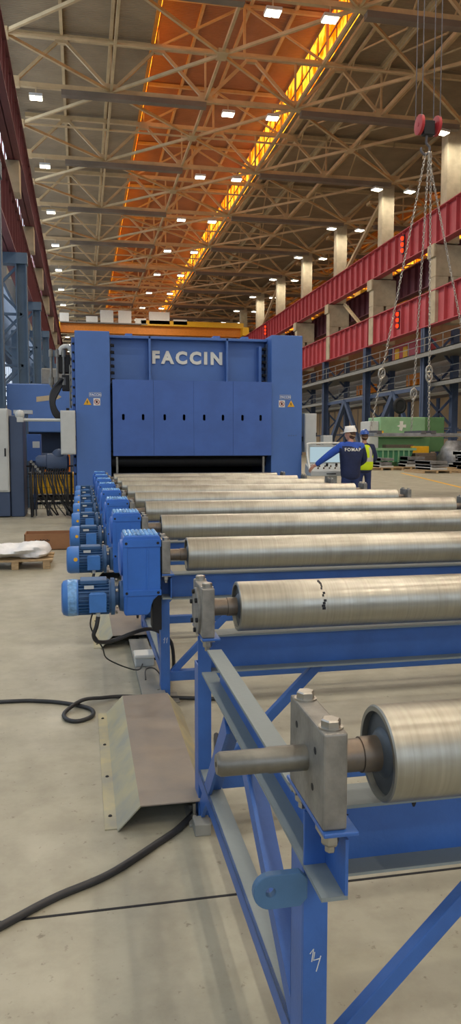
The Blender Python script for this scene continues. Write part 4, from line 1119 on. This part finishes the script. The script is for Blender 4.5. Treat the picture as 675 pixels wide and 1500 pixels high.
# ------------------------------------------------------------------ right background: machines, pallets
gm = thing('green_machine', 'pale green machine housing with a lighter emblem beyond the hung plate', 'machine', (0, 44, 0))
b = MB(); b.box(18.1, 21.1, 0, 2, 1.9, 3.15); b.build('housing', M['green'], gm, .05)
b = MB(); b.box(20.9, 22.9, 1., 3, 1.0, 3.2); b.build('rear_housing', M['green2'], gm, .05)
b = MB(); b.box(17.5, 18.1, .2, 1.8, 1.2, 2.9); b.build('end_cap', M['lgrey'], gm, .05)
b = MB(); b.box(18.1, 21.6, .3, 2, 0, 1.9); b.build('base', M['green2'], gm, .05)
b = MB(); b.box(18.4, 20.2, -.3, .3, 1.2, 1.45); b.build('table', M['rust'], gm)
b = MB(); b.ext([(-.3, 0), (-.1, .08), (-.12, .3), (.12, .3), (.1, .08), (.3, .1), (.3, -.1), (.1, -.08), (.05, -.3), (-.15, -.26), (-.1, -.08)], (19.5, -.02, 2.6), (1, 0, 0), (0, 0, 1), (0, .02, 0)); b.build('emblem', M['white'], gm)
b = MB(); b.box(18, 18.25, -.2, 0, 2.0, 2.3); b.build('signal_box', M['yellow'], gm)
o = MB().box(19.9, 21.0, 43.2, 43.5, .85, 1.35).box(20, 20.1, 43.2, 43.5, 0, .9).box(20.8, 20.9, 43.2, 43.5, 0, .9).build('yellow_guard', M['yellow'], bevel=.03); tag(o, 'yellow guard plate in front of the green machine', 'guard')
r = thing('green_container', 'deep green ribbed steel bin left of the yellow guard plate', 'bin', (0, 42.3, 0))
b = MB(); b.ext([(17.5, .4), (19.3, .4), (19.6, 1.2), (17.2, 1.2)], (0, 0, 0), (1, 0, 0), (0, 0, 1), (0, 1.1, 0)); b.build('bin_body', M['green3'], r, .03)
for x in (17.6, 19.1):
    b = MB(); b.box(x-.06, x+.06, .1, 1.2, 0, .4); b.build('skid_foot', M['green3'], r)
b = MB()
for k in range(6): b.box(17.55+k*.33, 17.63+k*.33, -.08, 0, .4, 1.1)
b.box(17.15, 19.7, -.1, 0, 1.1, 1.25); b.build('bin_rib', M['green'], r)
o = MB().box(19.75, 21.15, 42.45, 43.1, 0, .95).box(19.9, 21.0, 42.35, 42.45, .1, .85).build('rust_block', M['rust'], bevel=.05); tag(o, 'rusty brown block beside the green bin', 'block')
b = MB()
b.lathe((22.5, 43.0, .0), (0, 0, 1), [(0, .95), (.5, 1.0), (1.2, .8), (1.7, .4)], 12); b.v = [(x+random.uniform(-.12, .12), y, z) for x, y, z in b.v]
o = b.build('covered_machine', M['scrap'], smooth=60); tag(o, 'lumpy grey covered machine right of the yellow guard', 'machine')
b = MB(); b.tube([(20.6+.35*math.cos(a), 46.8, 4.0+.4*math.sin(a)) for a in [2*PI*i/16 for i in range(16)]], .14, 8, closed=True); b.cyl((20.6, 46.7, 4.0), (20.6, 46.9, 4.0), .4, 16); b.cyl((20.6, 46.8, 0), (20.6, 46.8, 3.6), .08, 8)
o = b.build('hose_reel', M['dark'], smooth=40); tag(o, 'dark round reel on a post above the green machine', 'reel')
# pallets with parts
def pallet(x, y, w, dep, label, lab2, n, name2='steel_part'):
    r = thing('wooden_pallet', label, 'pallet', (x, y, 0), group='pallets on the right floor')
    b = MB()
    for i in range(4): b.box(-w/2+i*(w-.12)/3, -w/2+.12+i*(w-.12)/3, -dep/2, dep/2, 0, .12)
    b.build('block_foot', M['wood'], r)
    b = MB()
    for i in range(5): b.box(-w/2, w/2, -dep/2+i*(dep-.14)/4, -dep/2+.14+i*(dep-.14)/4, .12, .16)
    b.build('deck_board', M['wood'], r)
    zz = .16
    for i in range(n):
        h = random.uniform(.09, .2); q = random.uniform(.35, .55); lx = random.uniform(-.3, .3)*w*.3
        wx = q*w*.9
        b = MB(); b.box(lx-wx/2, lx+wx/2, -dep*.4, dep*.4, 0, h); b.box(lx-wx/2, lx-wx/2+.08, -dep*.42, dep*.42, 0, h+.03)
        if i % 2: b.cyl((lx-wx*.4, -dep*.1, h), (lx+wx*.4, -dep*.1, h), h*.3, 10)
        o = b.build(name2, M['scrap' if i % 3 else 'lgrey'], bevel=.01); o.location = (x, y, zz)
        tag(o, lab2 % (['bottom', 'second', 'third', 'topmost'][i] if n < 5 else ORD[i]), 'metal part', 'metal parts stacked on pallets'); zz += h+.03+(h*.3 if i % 2 else 0)
pallet(16.9, 40.6, 2.0, 1.3, 'wooden pallet of grey parts left of the others, under the green bin', 'grey metal part on the leftmost pallet, %s in its stack', 3)
pallet(19.2, 41.6, 2.4, 1.3, 'wooden pallet of grey parts in front of the rusty block', 'grey metal part on the pallet by the rusty block, %s in its stack', 3)
pallet(17.9, 36.2, 2.3, 2.2, 'long pale pallet of grey parts nearest the yellow floor line', 'grey metal part on the long pale pallet, %s in its stack', 3)
pallet(19.9, 36.6, 1.5, 1.5, 'wooden pallet of grey parts at the right edge of the picture', 'grey metal part on the pallet at the right edge, %s in its stack', 4)
pallet(21.6, 39.8, 2.6, 1.4, 'wooden pallet of tall stacked parts behind the right edge pallet', 'grey metal part on the tall rear pallet, %s in its stack', 4)
r = thing('safety_rail', 'blue steel safety rail on the right beyond the pallets', 'railing', (0, 47.5, 0))
b = MB()
for x in (22.2, 23.6, 25.0): b.box(x-.04, x+.04, -.04, .04, 0, 2.6)
for z_ in (1.2, 1.9, 2.56): b.box(22.2, 25.2, -.03, .03, z_-.04, z_+.04)
b.build('rail_frame', M['bluecol'], r)

# ------------------------------------------------------------------ daylight
def area(loc, rot, sx, sy, e, col):
    ld = bpy.data.lights.new('daylight', 'AREA'); ld.shape = 'RECTANGLE'; ld.size = sx; ld.size_y = sy; ld.energy = e; ld.color = col
    o = bpy.data.objects.new('daylight', ld); COL.objects.link(o); o.location = loc; o.rotation_euler = rot; return o
w = bpy.data.worlds.new('world'); sc.world = w; w.use_nodes = True
w.node_tree.nodes['Background'].inputs[0].default_value = (.6, .75, 1, 1); w.node_tree.nodes['Background'].inputs[1].default_value = .6

# ------------------------------------------------------------------ camera
f = 1100.; pit = math.atan(98/f); yaw = math.atan(218/f*math.cos(pit))
cd = bpy.data.cameras.new('camera'); cam = bpy.data.objects.new('camera', cd); COL.objects.link(cam)
cam.location = (0, 0, 1.42); cam.rotation_euler = (PI/2-pit, 0, -yaw)
cd.sensor_fit = 'VERTICAL'; cd.sensor_height = 36; cd.lens = 36*f/1500; cd.clip_start = .05; cd.clip_end = 500
sc.camera = cam
sc.view_settings.view_transform = 'Standard'; sc.view_settings.look = 'None'; sc.view_settings.gamma = 1; sc.view_settings.use_curve_mapping = False
sc.view_settings.exposure = 0.
